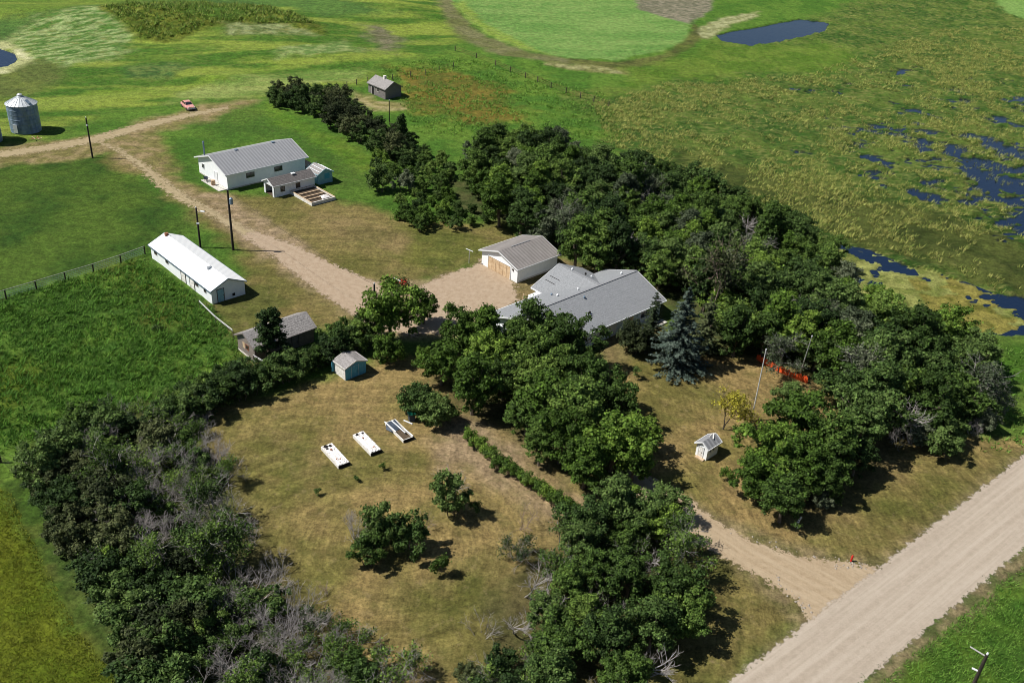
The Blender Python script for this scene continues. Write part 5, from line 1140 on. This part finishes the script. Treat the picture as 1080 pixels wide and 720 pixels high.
def T(px_, py_, wpx, kind, m, name='tree', ratio=None, onground=False, bark=None, hf=.5):
    """place one tree: crown centre at a photo pixel, crown width in photo pixels"""
    root, h0, w0 = PR[kind]
    ratio = ratio if ratio else h0 / w0 * trng.uniform(.9, 1.08)
    X0, Y0 = G(px_, py_)
    for _ in range(3):
        W_ = wpx * depth(X0, Y0, 2) / F; Hh = W_ * ratio
        X0, Y0 = G(px_, py_, 0 if onground else Hh * hf)
    c = root.copy(); C.objects.link(c); c.name = name
    for ch in PROTO_CH[kind]:
        k = ch.copy(); C.objects.link(k); k.parent = c
        if ch.name.startswith('crown'): k.material_slots[0].link = 'OBJECT'; k.material_slots[0].material = M[m]
        elif ch.name.startswith('branches') and bark: k.material_slots[0].link = 'OBJECT'; k.material_slots[0].material = M[bark]
    c.location = (X0, Y0, 0); c.rotation_euler = (trng.uniform(-.07, .07), trng.uniform(-.07, .07), trng.uniform(0, 6.28)); s = W_ / w0; c.scale = (s * trng.uniform(.93, 1.07), s * trng.uniform(.93, 1.07), Hh / h0)
    c['cw'] = 0; return c
ORD = ['first', 'second', 'third', 'fourth', 'fifth', 'sixth', 'seventh', 'eighth', 'ninth', 'tenth', 'eleventh', 'twelfth', 'thirteenth', 'fourteenth', 'fifteenth', 'sixteenth', 'seventeenth', 'eighteenth', 'nineteenth', 'twentieth',
       'twenty-first', 'twenty-second', 'twenty-third', 'twenty-fourth', 'twenty-fifth']
def label_set(items, where, group, cat):
    """items: (object, look). Gives every one its own words: look, then order from the left in its strip of planting"""
    by = {}
    for o, look in items: by.setdefault(look, []).append(o)
    for look, L_ in by.items():
        L_.sort(key=lambda o: PX(o.location[0], o.location[1])[0])
        for i, o in enumerate(L_):
            w_ = f'{look} {where}' if len(L_) == 1 else (f'{look}, {ORD[i]} from the left {where}')
            tag(o, w_, cat, group)
def one(o, label, cat='tree', group=None): return tag(o, label, cat, group)
def inpoly(px_, py_, P):
    c = False
    for i in range(len(P)):
        (x1, y1), (x2, y2) = P[i], P[(i + 1) % len(P)]
        if (y1 > py_) != (y2 > py_) and px_ < x1 + (py_ - y1) / (y2 - y1) * (x2 - x1): c = not c
    return c
def fill(poly, spacing, wr, mix, seed, where, group, cat='tree', name='tree', tries=900, avoid=()):
    """plant a strip: crown centres fall inside the pixel outline, spaced in metres"""
    rg = random.Random(seed); xs_ = [p[0] for p in poly]; ys_ = [p[1] for p in poly]; got = []; items = []
    for _ in range(tries):
        px_, py_ = rg.uniform(min(xs_), max(xs_)), rg.uniform(min(ys_), max(ys_))
        if not inpoly(px_, py_, poly): continue
        g_ = G(px_, py_, 3.0)
        if any(math.hypot(g_[0] - q[0], g_[1] - q[1]) < spacing for q in got): continue
        got.append(g_)
        r_ = rg.random(); acc = 0
        for (wt, kinds, m, look, f) in mix:
            acc += wt
            if r_ <= acc: break
        W_ = rg.uniform(*wr) * f; kd = rg.choice(kinds); wpx = W_ * F / depth(g_[0], g_[1], 3)
        o = T(px_, py_, wpx, kd, m, name); items.append((o, look))
    label_set(items, where, group, cat)
    return len(items)
B_ = ['b1', 'b2', 'b3', 'b4', 'b5']; S_ = ['s1', 's2', 's3']
cnt = 0
WG = 'trees of the wood along the marsh'
mixW = [(.34, B_, 'dark', 'dark green leafy tree', 1), (.33, B_, 'mid', 'mid green leafy tree', 1), (.14, B_, 'bright', 'fresh green leafy tree', .95), (.06, B_, 'grey', 'grey-green leafy tree', .9), (.11, ['d3', 'm3', 'm3'], 'grey', 'half bare pale tree', 1)]
cnt += fill([(492, 172), (510, 158), (540, 152), (590, 155), (600, 185), (580, 215), (560, 235), (528, 216), (500, 196)], 3.3, (6.2, 8), mixW, 1, 'in the wood left of the house roof', WG)
cnt += fill([(600, 160), (660, 172), (720, 188), (760, 205), (750, 235), (700, 225), (640, 215), (595, 205)], 3.6, (6, 8), mixW, 2, 'in the farthest wood row behind the house', WG)
cnt += fill([(565, 235), (600, 215), (640, 222), (700, 232), (750, 242), (740, 285), (700, 290), (650, 268), (600, 262)], 3.6, (6.3, 8.2), mixW, 3, 'in the wood just behind the house', WG)
cnt += fill([(765, 208), (815, 226), (858, 250), (886, 280), (905, 305), (880, 330), (840, 300), (790, 262), (760, 245)], 3.6, (6, 8), mixW, 4, 'in the wood beside the lily pond', WG)
cnt += fill([(750, 250), (790, 270), (840, 308), (870, 335), (865, 372), (820, 368), (780, 355), (745, 320), (738, 290)], 3.5, (6, 8), mixW, 5, 'in the wood behind the blue spruce', WG)
cnt += fill([(880, 335), (915, 318), (950, 330), (990, 345), (1030, 362), (1042, 392), (1030, 430), (985, 440), (940, 430), (900, 405), (875, 375)], 3.6, (6.5, 8.5), mixW, 6, 'in the right end of the wood', WG)
mixF = [(.5, S_, 'dark', 'dark shrub', 1), (.3, S_, 'grey', 'grey-green shrub', 1), (.2, ['m1', 'd1'], 'grey', 'twiggy grey shrub', .8)]
cnt += fill([(945, 435), (985, 440), (1030, 425), (1055, 425), (1045, 455), (1005, 466), (960, 468), (935, 455)], 2.6, (3.2, 5), mixF, 7, 'at the wood foot nearest the gravel road', 'shrubs at the foot of the wood', 'shrub', 'shrub')
# thicket from the barn to the wood
mixT = [(.6, S_, 'olive', 'olive brown shrub', 1), (.4, S_, 'dark', 'dark green shrub', 1)]
cnt += fill([(282, 94), (320, 92), (362, 98), (372, 118), (345, 124), (318, 112), (290, 104)], 2.7, (3.8, 5.6), mixT, 8, 'in the upper thicket behind the barn', 'shrubs of the thicket behind the barn', 'shrub', 'shrub')
cnt += fill([(345, 118), (372, 116), (400, 128), (425, 142), (445, 158), (430, 168), (400, 154), (372, 138)], 2.7, (3.8, 5.6), mixT, 9, 'in the thicket below the weathered cabin', 'shrubs of the thicket behind the barn', 'shrub', 'shrub')
cnt += fill([(425, 165), (450, 158), (470, 165), (478, 185), (470, 205), (440, 190), (395, 176), (400, 160)], 2.6, (2.6, 3.9), [(.45, S_, 'mid', 'mid green shrub', 1), (.35, S_, 'dark', 'dark green shrub', 1), (.2, S_, 'bright', 'fresh green shrub', 1)], 10, 'where the barn thicket meets the wood', 'shrubs of the thicket behind the barn', 'shrub', 'shrub')
cnt += fill([(440, 200), (475, 208), (520, 225), (520, 235), (500, 234), (440, 238), (415, 225), (425, 205)], 2.3, (2.0, 3.4), [(.4, S_, 'bright', 'fresh green shrub', 1), (.35, S_, 'mid', 'mid green shrub', 1), (.25, S_, 'dark', 'dark green shrub', 1)], 12, 'at the grass edge between barn and wood', 'shrubs at the grass edge', 'shrub', 'shrub')
one(T(399, 187, 32, 's1', 'dark', 'shrub', .95), 'round dark shrub standing alone at the left tip of the planting', 'shrub')
one(T(427, 192, 26, 's2', 'grey', 'shrub', .9), 'silvery grey shrub right of the round dark one', 'shrub')
one(T(424, 138, 17, 't1', 'dark', 'tree', 2.3), 'narrow dark tree leaning up below the weathered cabin')
# hedge row behind the grey shed
HG = 'shrubs of the hedge row between weedy field and lawn'; items = []
hl = [(378, 352), (363, 358), (347, 366), (331, 374), (315, 380), (299, 386), (283, 391), (267, 398), (251, 404), (236, 410), (220, 417), (204, 424), (190, 432)]
for i, (a, b_) in enumerate(hl): items.append((T(a, b_ + (3 if 282 < a < 350 else 0), 40 + 4 * (i % 3) - (6 if 282 < a < 350 else 0), S_[i % 3], 'dark' if i % 3 else 'mid', 'shrub', .78), 'dark green shrub' if i % 3 else 'paler green shrub'))
label_set(items, 'in the lawn side of the hedge row', HG, 'shrub')
items = []
for i, (a, b_) in enumerate([q for q in hl[1:] if not 282 < q[0] < 350]): items.append((T(a - 8, b_ - 8, 36, S_[(i + 1) % 3], 'dark' if i % 2 else 'mid', 'shrub', .8), 'dark green shrub' if i % 2 else 'paler green shrub'))
label_set(items[2:], 'in the field side of the hedge row', HG, 'shrub'); label_set(items[:2], 'at the drive end of the hedge row', HG, 'shrub')
one(T(283, 352, 40, 't1', 'dark', 'tree', 1.8, hf=.52), 'tall narrow dark tree standing against the grey shed')
# lower left thicket
TG = 'trees and shrubs of the lower left thicket'
mixL = [(.26, S_, 'dark', 'dark green shrub', 1.1), (.15, S_, 'mid', 'mid green shrub', 1.1), (.22, ['m1', 'm2', 'm3'], 'mid', 'tufted half bare shrub', 1), (.20, ['d1', 'd2'], 'dark', 'bare grey shrub', 1.0), (.17, S_, 'olive', 'olive brown shrub', 1.1)]
mixG = [(.36, ['m1', 'm2', 'm3'], 'mid', 'tufted half bare shrub', 1.1), (.44, ['d1', 'd2'], 'dark', 'bare grey shrub', 1.3), (.10, S_, 'mid', 'mid green shrub', .8), (.10, S_, 'dark', 'dark green shrub', 1)]
mixD = [(.50, S_, 'dark', 'dark green shrub', 1.15), (.36, S_, 'olive', 'olive brown shrub', 1.15), (.14, ['m1', 'm2'], 'dark', 'dark half bare shrub', 1)]
cnt += fill([(75, 445), (125, 425), (180, 432), (215, 440), (225, 465), (180, 480), (110, 478), (60, 480)], 2.2, (3.6, 5.2), mixL, 13, 'at the top of the lower left thicket', TG, 'shrub', 'shrub')
cnt += fill([(28, 470), (60, 470), (110, 485), (120, 540), (125, 600), (90, 590), (50, 545), (28, 500)], 2.1, (3.6, 5.2), mixD, 14, 'in upper thicket beside yellow crop', TG, 'shrub', 'shrub')
cnt += fill([(120, 485), (185, 482), (230, 472), (240, 520), (235, 570), (190, 580), (135, 590), (125, 540)], 2.2, (3.8, 5.4), mixG, 15, 'in the thicket left of the beds', TG, 'shrub', 'shrub')
cnt += fill([(95, 600), (135, 600), (190, 590), (215, 640), (215, 700), (170, 740), (140, 735), (118, 670)], 2.1, (3.6, 5.2), mixD, 16, 'in lower thicket beside yellow crop', TG, 'shrub', 'shrub')
cnt += fill([(200, 590), (245, 580), (275, 605), (305, 650), (325, 700), (330, 745), (225, 745), (222, 680)], 2.2, (3.8, 5.4), mixG, 17, 'in the lower thicket towards the lawn', TG, 'shrub', 'shrub')
cnt += fill([(300, 640), (335, 650), (375, 685), (420, 705), (425, 745), (330, 745), (320, 690)], 2.3, (3.6, 5.0), mixG, 27, 'at the bottom edge between thicket and lawn', TG, 'shrub', 'shrub')
one(T(124, 584, 44, 's2', 'bright', 'shrub', .8), 'shrub of lime green leaves in the dark thicket by the crop', 'shrub')
one(T(238, 500, 34, 'm3', 'bright', 'tree', 1.3), 'half bare tree with bright tufts leaning out over the lawn')
one(T(262, 560, 40, 'd1', 'dark', 'tree', .8), 'bare grey shrub reaching from the thicket over the lawn', 'shrub')
one(T(290, 598, 46, 'd2', 'dark', 'tree', .8), 'wide bare shrub at the lawn edge of the thicket', 'shrub')
one(T(330, 655, 48, 'm1', 'mid', 'shrub', .75), 'low half green shrub at the lawn edge near the bottom', 'shrub')
one(T(372, 702, 52, 's1', 'mid', 'shrub', .75), 'green shrub at the bottom edge left of the bare brush', 'shrub')
one(T(345, 712, 50, 'm2', 'dark', 'shrub', .8), 'twiggy shrub at the bottom edge beside the green one', 'shrub')
one(T(432, 706, 44, 'v1', 'dark', 'shrub', .6, bark='reddish'), 'low pinkish bare brush at the bottom of the lawn', 'shrub')
one(T(345, 625, 34, 'v1', 'dark', 'shrub', .6, bark='reddish'), 'thin reddish brush beside the lower thicket', 'shrub')
one(T(215, 478, 40, 'v1', 'dark', 'shrub', .6, bark='reddish'), 'thin reddish brush where hedge and thicket meet', 'shrub')
# yard trees by the drive
one(T(412, 329, 72, 'b1', 'bright', 'tree'), 'round bright green tree around the dark pole by the drive')
one(T(447, 324, 36, 'b4', 'bright', 'tree', 1.1), 'small bright tree touching the pole tree on its right')
one(T(408, 368, 40, 's1', 'bright', 'tree', .9), 'low bright tree below the pole tree', 'tree')
one(T(383, 345, 36, 's3', 'mid', 'shrub', .9), 'mid green shrub left of the pole tree', 'shrub')
one(T(449, 377, 28, 's2', 'bright', 'shrub', .9), 'small bright shrub in the gap left of the house trees', 'shrub')
o = empty('flower_planter', (*G(422, 306), 0), 0, 'leafy planter with red flowers beside the clothesline post', 'planter')
b = MB(); b.tube((0, 0, 0), (0, 0, .5), .55, .75, 14); b.build('pot', M['rust'], o)
rg_ = np.random.default_rng(3); P_ = rg_.normal(size=(900, 3)) * np.array([.75, .75, .45]) + np.array([0, 0, 1.0]); P_[:, 2] = np.maximum(P_[:, 2], .3); V_, F_ = quads(P_, rg_.normal(size=(900, 3)) + np.array([0, 0, .6]), .22, rg_); npmesh('foliage', V_, F_, M['dark'], o)
P_ = rg_.normal(size=(60, 3)) * np.array([.4, .4, .15]) + np.array([.4, -.3, 1.5]); V_, F_ = quads(P_, rg_.normal(size=(60, 3)) + np.array([0, 0, 1]), .22, rg_); npmesh('flowers', V_, F_, M['red'], o)
# group in front of the house
items = []
for (a, b_, w_, k, m) in [(485, 350, 60, 'b1', 'bright'), (466, 385, 50, 'b2', 'bright'), (512, 356, 58, 'b5', 'bright'), (515, 378, 58, 'b3', 'bright'), (560, 346, 60, 'b4', 'mid'), (540, 362, 48, 'b5', 'mid'), (565, 372, 64, 'b2', 'mid'), (602, 362, 66, 'b1', 'mid'), (500, 406, 62, 'b4', 'bright'), (532, 400, 56, 'b3', 'mid'), (556, 398, 58, 'b1', 'mid'), (590, 390, 56, 'b3', 'mid')]:
    items.append((T(a, b_, w_, k, m), 'bright green tree' if m == 'bright' else 'mid green tree'))
label_set(items, 'in the clump hiding the house front', 'trees in front of the house', 'tree')
items = []
for (a, b_, w_, k, m) in [(622, 400, 64, 'b3', 'mid'), (575, 425, 70, 'b2', 'bright'), (612, 432, 68, 'b4', 'mid'), (650, 422, 56, 'b1', 'mid'), (592, 462, 62, 'b1', 'bright'), (555, 440, 48, 'b3', 'mid'), (570, 470, 44, 'b5', 'mid'), (648, 468, 76, 'b2', 'bright'), (618, 490, 56, 'b4', 'bright'), (674, 458, 48, 'b3', 'bright'), (668, 488, 44, 'b5', 'bright')]:
    items.append((T(a, b_, w_, k, m), 'bright green tree' if m == 'bright' else 'mid green tree'))
label_set(items, 'in the clump just above the driveway', 'trees above the driveway', 'tree')
one(T(441, 421, 44, 'r1', 'dark', 'shrub', .8), 'left half of the round dark bush pair beside the bin', 'shrub'); one(T(458, 432, 48, 'r1', 'dark', 'shrub', .75), 'right and larger bush of the pair beside the bin', 'shrub')
# low hedges
items = [(T(a, b_, 20, ('h1', 'h2')[i % 2], 'bright', 'hedge_shrub', .75), 'low clipped green bush') for i, (a, b_) in enumerate([(494, 459), (500, 464), (506, 469), (512, 474), (517, 478)])]
label_set(items, 'in the short low hedge', 'bushes of the short low hedge', 'hedge bush')
items = [(T(520 + 5.8 * i, 483 + 3.7 * i + (.8 if i % 2 else -.6), 21, ('h1', 'h2')[i % 2], 'bright' if i % 3 else 'mid', 'hedge_shrub', .75), 'low green bush') for i in range(16)]
label_set(items, 'in the long low hedge beside the path', 'bushes of the long low hedge', 'hedge bush')
# lawn singles
one(T(476, 521, 46, 's3', 'dark', 'tree', 1.2), 'upright dark tree alone in the lawn below the beds'); one(T(474, 505, 40, 'v1', 'dark', 'shrub', .8), 'bare twigs rising around the upright dark tree', 'shrub')
one(T(503, 536, 16, 'h1', 'dark', 'shrub', 1.1), 'small dark bush right of the upright dark tree', 'shrub')
one(T(400, 556, 52, 's1', 'dark', 'tree', 1.1), 'left of two dark trees in the lawn island'); one(T(432, 562, 50, 's2', 'dark', 'tree', 1.0), 'right of two dark trees in the lawn island')
one(T(390, 580, 42, 's3', 'mid', 'shrub', .9), 'green shrub below the left dark tree of the lawn island', 'shrub'); one(T(376, 555, 44, 'd1', 'dark', 'tree', .95), 'bare branched tree leaning left of the lawn island')
one(T(445, 548, 30, 'v1', 'dark', 'shrub', .9, bark='reddish'), 'thin bare shrub right of the lawn island', 'shrub')
one(T(466, 595, 24, 'h2', 'mid', 'shrub', 1.25), 'small upright green bush in the lawn beside the island', 'shrub')
one(T(335, 519, 10, 'h1', 'dark', 'shrub', .8), 'tiny dark bush alone on the lawn below the beds', 'shrub'); one(T(376, 504.5, 9, 'h2', 'dark', 'shrub', .8), 'tiny round bush below the crumpled white bed', 'shrub'); one(T(404, 492, 9, 'h1', 'mid', 'shrub', .9), 'tiny pale green bush below the open raised bed', 'shrub')
one(T(672, 394, 13, 'h1', 'dark', 'shrub', 1.1), 'small dark sapling alone on the east lawn', 'shrub'); one(T(765, 499, 18, 'h2', 'bright', 'shrub', .95), 'small bright bush behind the tiny playhouse', 'shrub')
one(T(669, 355, 42, 'r1', 'olive', 'shrub', .85), 'round dark shrub at the house corner', 'shrub')
# conifers
one(T(713, 388, 66, 'p1', 'needle_blue', 'spruce_tree', 1.45, onground=True), 'tall blue spruce on the lawn beside the house', 'spruce'); one(T(685, 362, 36, 'p2', 'needle_dark', 'spruce_tree', 1.8, onground=True), 'dark spruce between the house corner and the blue spruce', 'spruce')
one(T(742, 372, 48, 'p2', 'needle_dark', 'spruce_tree', 1.5, onground=True), 'dark spruce in shade right of the blue spruce', 'spruce')
one(T(756, 300, 74, 'm3', 'olive', 'tree', 1.5, bark='reddish'), 'drooping brownish tree with pale tips above the blue spruce')
o = T(764, 430, 50, 'm3', 'yellow', 'tree', 1.15, hf=.45, bark='post'); one(o, 'thin yellowing tree with bare top beside the playhouse')
# right front cluster
items = []
for (a, b_, w_, k, m) in [(812, 478, 60, 'b1', 'bright'), (850, 448, 64, 'b2', 'bright'), (846, 490, 62, 'b3', 'bright'), (800, 505, 44, 'b2', 'bright'), (880, 472, 56, 'b4', 'mid'), (912, 442, 62, 'b1', 'dark'), (828, 528, 46, 'b4', 'mid'), (870, 505, 44, 'b3', 'mid'), (895, 410, 50, 'b2', 'dark'), (905, 482, 40, 'b3', 'dark'), (835, 420, 34, 'b2', 'dark')]:
    items.append((T(a, b_, w_ * 1.2, k, m), {'bright': 'bright green tree', 'mid': 'mid green tree', 'dark': 'dark green tree'}[m]))
label_set(items, 'in the clump right of the playhouse', 'trees in the clump right of the playhouse', 'tree')
one(T(868, 528, 24, 's3', 'grey', 'shrub', .9), 'grey-green shrub in shade at the foot of the playhouse clump', 'shrub')
# bottom middle thicket
mixB = [(.42, ['b1', 'b2', 'b3', 'b4', 'b5'], 'dark', 'dark green tree', 1), (.26, ['b1', 'b3', 'b5'], 'mid', 'mid green tree', 1), (.22, ['m3', 'm2'], 'mid', 'half bare tree', 1), (.10, ['d3'], 'mid', 'leafless grey tree', .9)]
cnt += fill([(590, 560), (630, 545), (650, 530), (705, 530), (728, 560), (732, 600), (680, 600), (620, 595), (585, 590)], 2.9, (4.2, 6.0), mixB, 18, 'in the upper half of the bottom clump', 'trees of the bottom clump', 'tree')
cnt += fill([(565, 600), (620, 600), (680, 605), (730, 612), (728, 650), (690, 700), (650, 735), (520, 745), (540, 700), (575, 660)], 3.0, (4.2, 6.0), mixB, 19, 'in the lower half of the bottom clump', 'trees of the bottom clump', 'tree')
one(T(662, 532, 46, 'b2', 'bright', 'tree'), 'bright green tree topping the bottom clump'); one(T(696, 552, 48, 'b1', 'bright', 'tree'), 'bright green tree at the driveway side of the bottom clump')
one(T(545, 575, 40, 'm1', 'dark', 'tree', .9), 'half bare dark tree at the left edge of the bottom clump'); one(T(588, 560, 44, 'm3', 'dark', 'tree', 1.1), 'half bare tree with grey limbs at the top left of the bottom clump')
one(T(580, 640, 58, 'd3', 'dark', 'tree', 1.2), 'large leafless grey tree rising inside the bottom clump'); one(T(572, 690, 44, 'd1', 'dark', 'shrub', .9), 'bare grey shrub low in front of the bottom clump', 'shrub')
one(T(556, 605, 64, 'd3', 'dark', 'tree', 1.0), 'leafless pale tree with forked branches left of the bottom clump')
one(T(545, 650, 52, 'd3', 'dark', 'tree', .95), 'second leafless pale tree, below the forked one'); one(T(508, 660, 42, 'v1', 'dark', 'shrub', .8, bark='bare'), 'bare dark brush at the lower left of the bottom clump', 'shrub')
one(T(551, 542, 42, 'v1', 'dark', 'shrub', .8, bark='reddish'), 'reddish bare shrub above the bottom clump', 'shrub'); one(T(530, 700, 46, 's2', 'dark', 'shrub', .8), 'broad dark shrub at the bottom edge left of the clump', 'shrub')
one(T(495, 710, 36, 's1', 'olive', 'shrub', .7), 'olive shrub at the bottom edge beside the lawn', 'shrub')
one(T(165, 345.5, 13, 'h2', 'dark', 'shrub', .5), 'dark low shrub alone in the weedy field', 'shrub')
print('auto planted', cnt)
for o in bpy.data.objects:
    if len(str(o.get('label', '')).replace('-', ' ').replace(',', '').split()) > 15: print('LONG', o['label'])
for root, _, _ in PR.values():
    for ch in [k for k in bpy.data.objects if k.parent == root]: bpy.data.objects.remove(ch)
    bpy.data.objects.remove(root)
for o in bpy.data.objects:
    for k_ in ('cw', 'hx', 'hy'):
        if k_ in o.keys(): del o[k_]

# ------------------------------------------------------------------ grass and reeds: tufts of blades, uncountable
def tufts(name, polys, density, h, wd, m, lean, seed, blades=6, cond=None, spread=.3):
    rg = np.random.default_rng(seed); PX_ = []
    for poly in polys:
        P = np.array(gp(poly)); x0, y0 = P.min(0); x1, y1 = P.max(0); n = int((x1 - x0) * (y1 - y0) * density)
        a = rg.uniform(x0, x1, n); b = rg.uniform(y0, y1, n); k = sdf(a, b, P) > 0; a = a[k]; b = b[k]
        if cond is not None: k = cond(a, b, rg); a = a[k]; b = b[k]
        PX_.append(np.stack([a, b], 1))
    Q = np.concatenate(PX_); i = np.clip(np.searchsorted(ys, Q[:, 1]) - 1, 0, len(ys) - 2); j = np.clip(np.searchsorted(xs, Q[:, 0]) - 1, 0, len(xs) - 2)
    zz = HT[i, j]; ok = (zz > WL + .02) | (rg.uniform(0, 1, len(zz)) < .10); Q = Q[ok]; zz = np.maximum(zz[ok], WL - .05); n = len(Q)
    a = rg.uniform(0, 6.283, (n, blades)); hh = h * rg.uniform(.6, 1.3, (n, 1)) * rg.uniform(.7, 1.2, (n, blades)); ox = np.cos(a) * spread * rg.uniform(0, 1, a.shape); oy = np.sin(a) * spread * rg.uniform(0, 1, a.shape)
    bx = Q[:, :1] + ox; by = Q[:, 1:] + oy; bz = np.repeat(zz[:, None], blades, 1) - .03
    tx = bx + np.cos(a) * hh * .75 + lean[0] * hh; ty = by + np.sin(a) * hh * .75 + lean[1] * hh; tz = bz + hh; pxx = -np.sin(a) * wd; pyy = np.cos(a) * wd
    V = np.stack([np.stack([bx - pxx, by - pyy, bz], -1), np.stack([bx + pxx, by + pyy, bz], -1), np.stack([tx, ty, tz], -1)], 2).reshape(-1, 3)
    return tag(npmesh(name, V, np.arange(len(V)).reshape(-1, 3), m), kind='stuff')
M['reed'] = leaf_mat('reed_blades', (0.060, 0.140, 0.018), (0.140, 0.215, 0.038), (0.36, 0.36, 0.11), .5)
M['weedblade'] = leaf_mat('weed_blades', (0.065, 0.155, 0.022), (0.115, 0.235, 0.034), (0.190, 0.320, 0.060), .5)
fld = lambda s, thr, o_: (lambda a, b, rg: fbm(a, b, s, 3, o_) + rg.uniform(-.12, .12, len(a)) > thr)
tag(tufts('marsh_reeds', [[(640, 150), (625, 110), (700, 88), (850, 80), (930, 50), (1000, 30), (1090, 30), (1100, 330), (1000, 280), (880, 250), (760, 200), (700, 180)]], 3.2, .55, .075, M['reed'], (.35, .2), 5, 5, lambda a, b, rg: (fbm(a, b, 3.0, 3, 41) * .5 + fbm(a, b, 16.0, 3, 45) * .5 + rg.uniform(-.08, .08, len(a))) > .52, .35), 'olive and straw coloured reeds covering the marsh on the right', 'reeds')
tag(tufts('tall_weeds', [[(-20, 322), (40, 306), (150, 272), (225, 325), (258, 378), (200, 425), (60, 455), (0, 480), (-20, 480)]], 7, .5, .07, M['weedblade'], (.25, -.1), 6, 5, fld(2.0, .30, 42), .3), 'tall green weeds filling the fenced field left of the grey shed', 'weeds')
tag(tufts('tall_grass', [[(400, 75), (480, 60), (640, 100), (660, 150), (560, 152), (440, 140)], [(415, 205), (440, 205), (510, 228), (470, 240), (410, 232)], [(1045, 360), (1090, 370), (1090, 480), (1035, 476), (1030, 450)]], 2.0, .45, .09, M['weedblade'], (.2, -.1), 7, 5, fld(2.5, .48, 43), .35), 'rough green grass in the pasture and on the verges', 'grass')
def rows(a, b, rg):
    v = a * math.cos(AA) + b * math.sin(AA); return np.abs(((v / .8) % 1) - .5) > .22
M['cropblade'] = leaf_mat('crop_blades', (0.085, 0.125, 0.010), (0.125, 0.165, 0.014), (0.185, 0.205, 0.024), .5)
tag(tufts('crop_plants', [[(-40, 500), (10, 520), (45, 595), (78, 660), (120, 705), (132, 735), (-40, 735)]], 34, .13, .05, M['cropblade'], (.1, -.05), 8, 4, None, .25), 'yellow green crop in rows at the bottom left', 'crop')
tag(tufts('ditch_grass', [[(925, 722), (1000, 660), (1090, 588), (1110, 740), (920, 740)]], 26, .28, .035, M['weedblade'], (.2, -.1), 12, 4, fld(2.0, .36, 47), .2), 'bright rough grass in the ditch across the gravel road', 'grass')
tag(tufts('mound_weeds', [[(110, 21), (135, 12), (200, 5), (280, 11), (336, 30), (300, 34), (235, 34), (180, 44), (150, 44)]], 1.2, .9, .14, M['reed'], (.1, -.05), 9, 5, fld(3.0, .4, 44), .5), 'rough weeds on the low mound at the top left', 'weeds')
# loose stones at the junction
rg_ = random.Random(9); b = MB()
for _ in range(80):
    t = rg_.random(); q = random.Random(int(t * 1e6))
    px_, py_ = rg_.choice([(rg_.uniform(880, 915), rg_.uniform(592, 600)), (rg_.uniform(818, 856), 0), (rg_.uniform(770, 900), -1)])
    if py_ == 0: py_ = 612 + (px_ - 818) * .85 + rg_.uniform(-6, 8)
    if py_ == -1: py_ = 563 + (px_ - 770) * .25 + rg_.uniform(-4, 3)
    c_ = G(px_, py_); s = rg_.uniform(.05, .17); v = []
    for (dx, dy, dz) in ((1, 0, 0), (-1, 0, 0), (0, 1, 0), (0, -1, 0), (0, 0, 1)): v.append((c_[0] + dx * s * rg_.uniform(.7, 1.2), c_[1] + dy * s * rg_.uniform(.7, 1.2), .02 + dz * s * .8))
    b.add(v, [(0, 2, 4), (2, 1, 4), (1, 3, 4), (3, 0, 4)])
tag(b.build('loose_stones', M['stone']), 'scattered stones along the driveway junction', 'stones', kind='stuff')
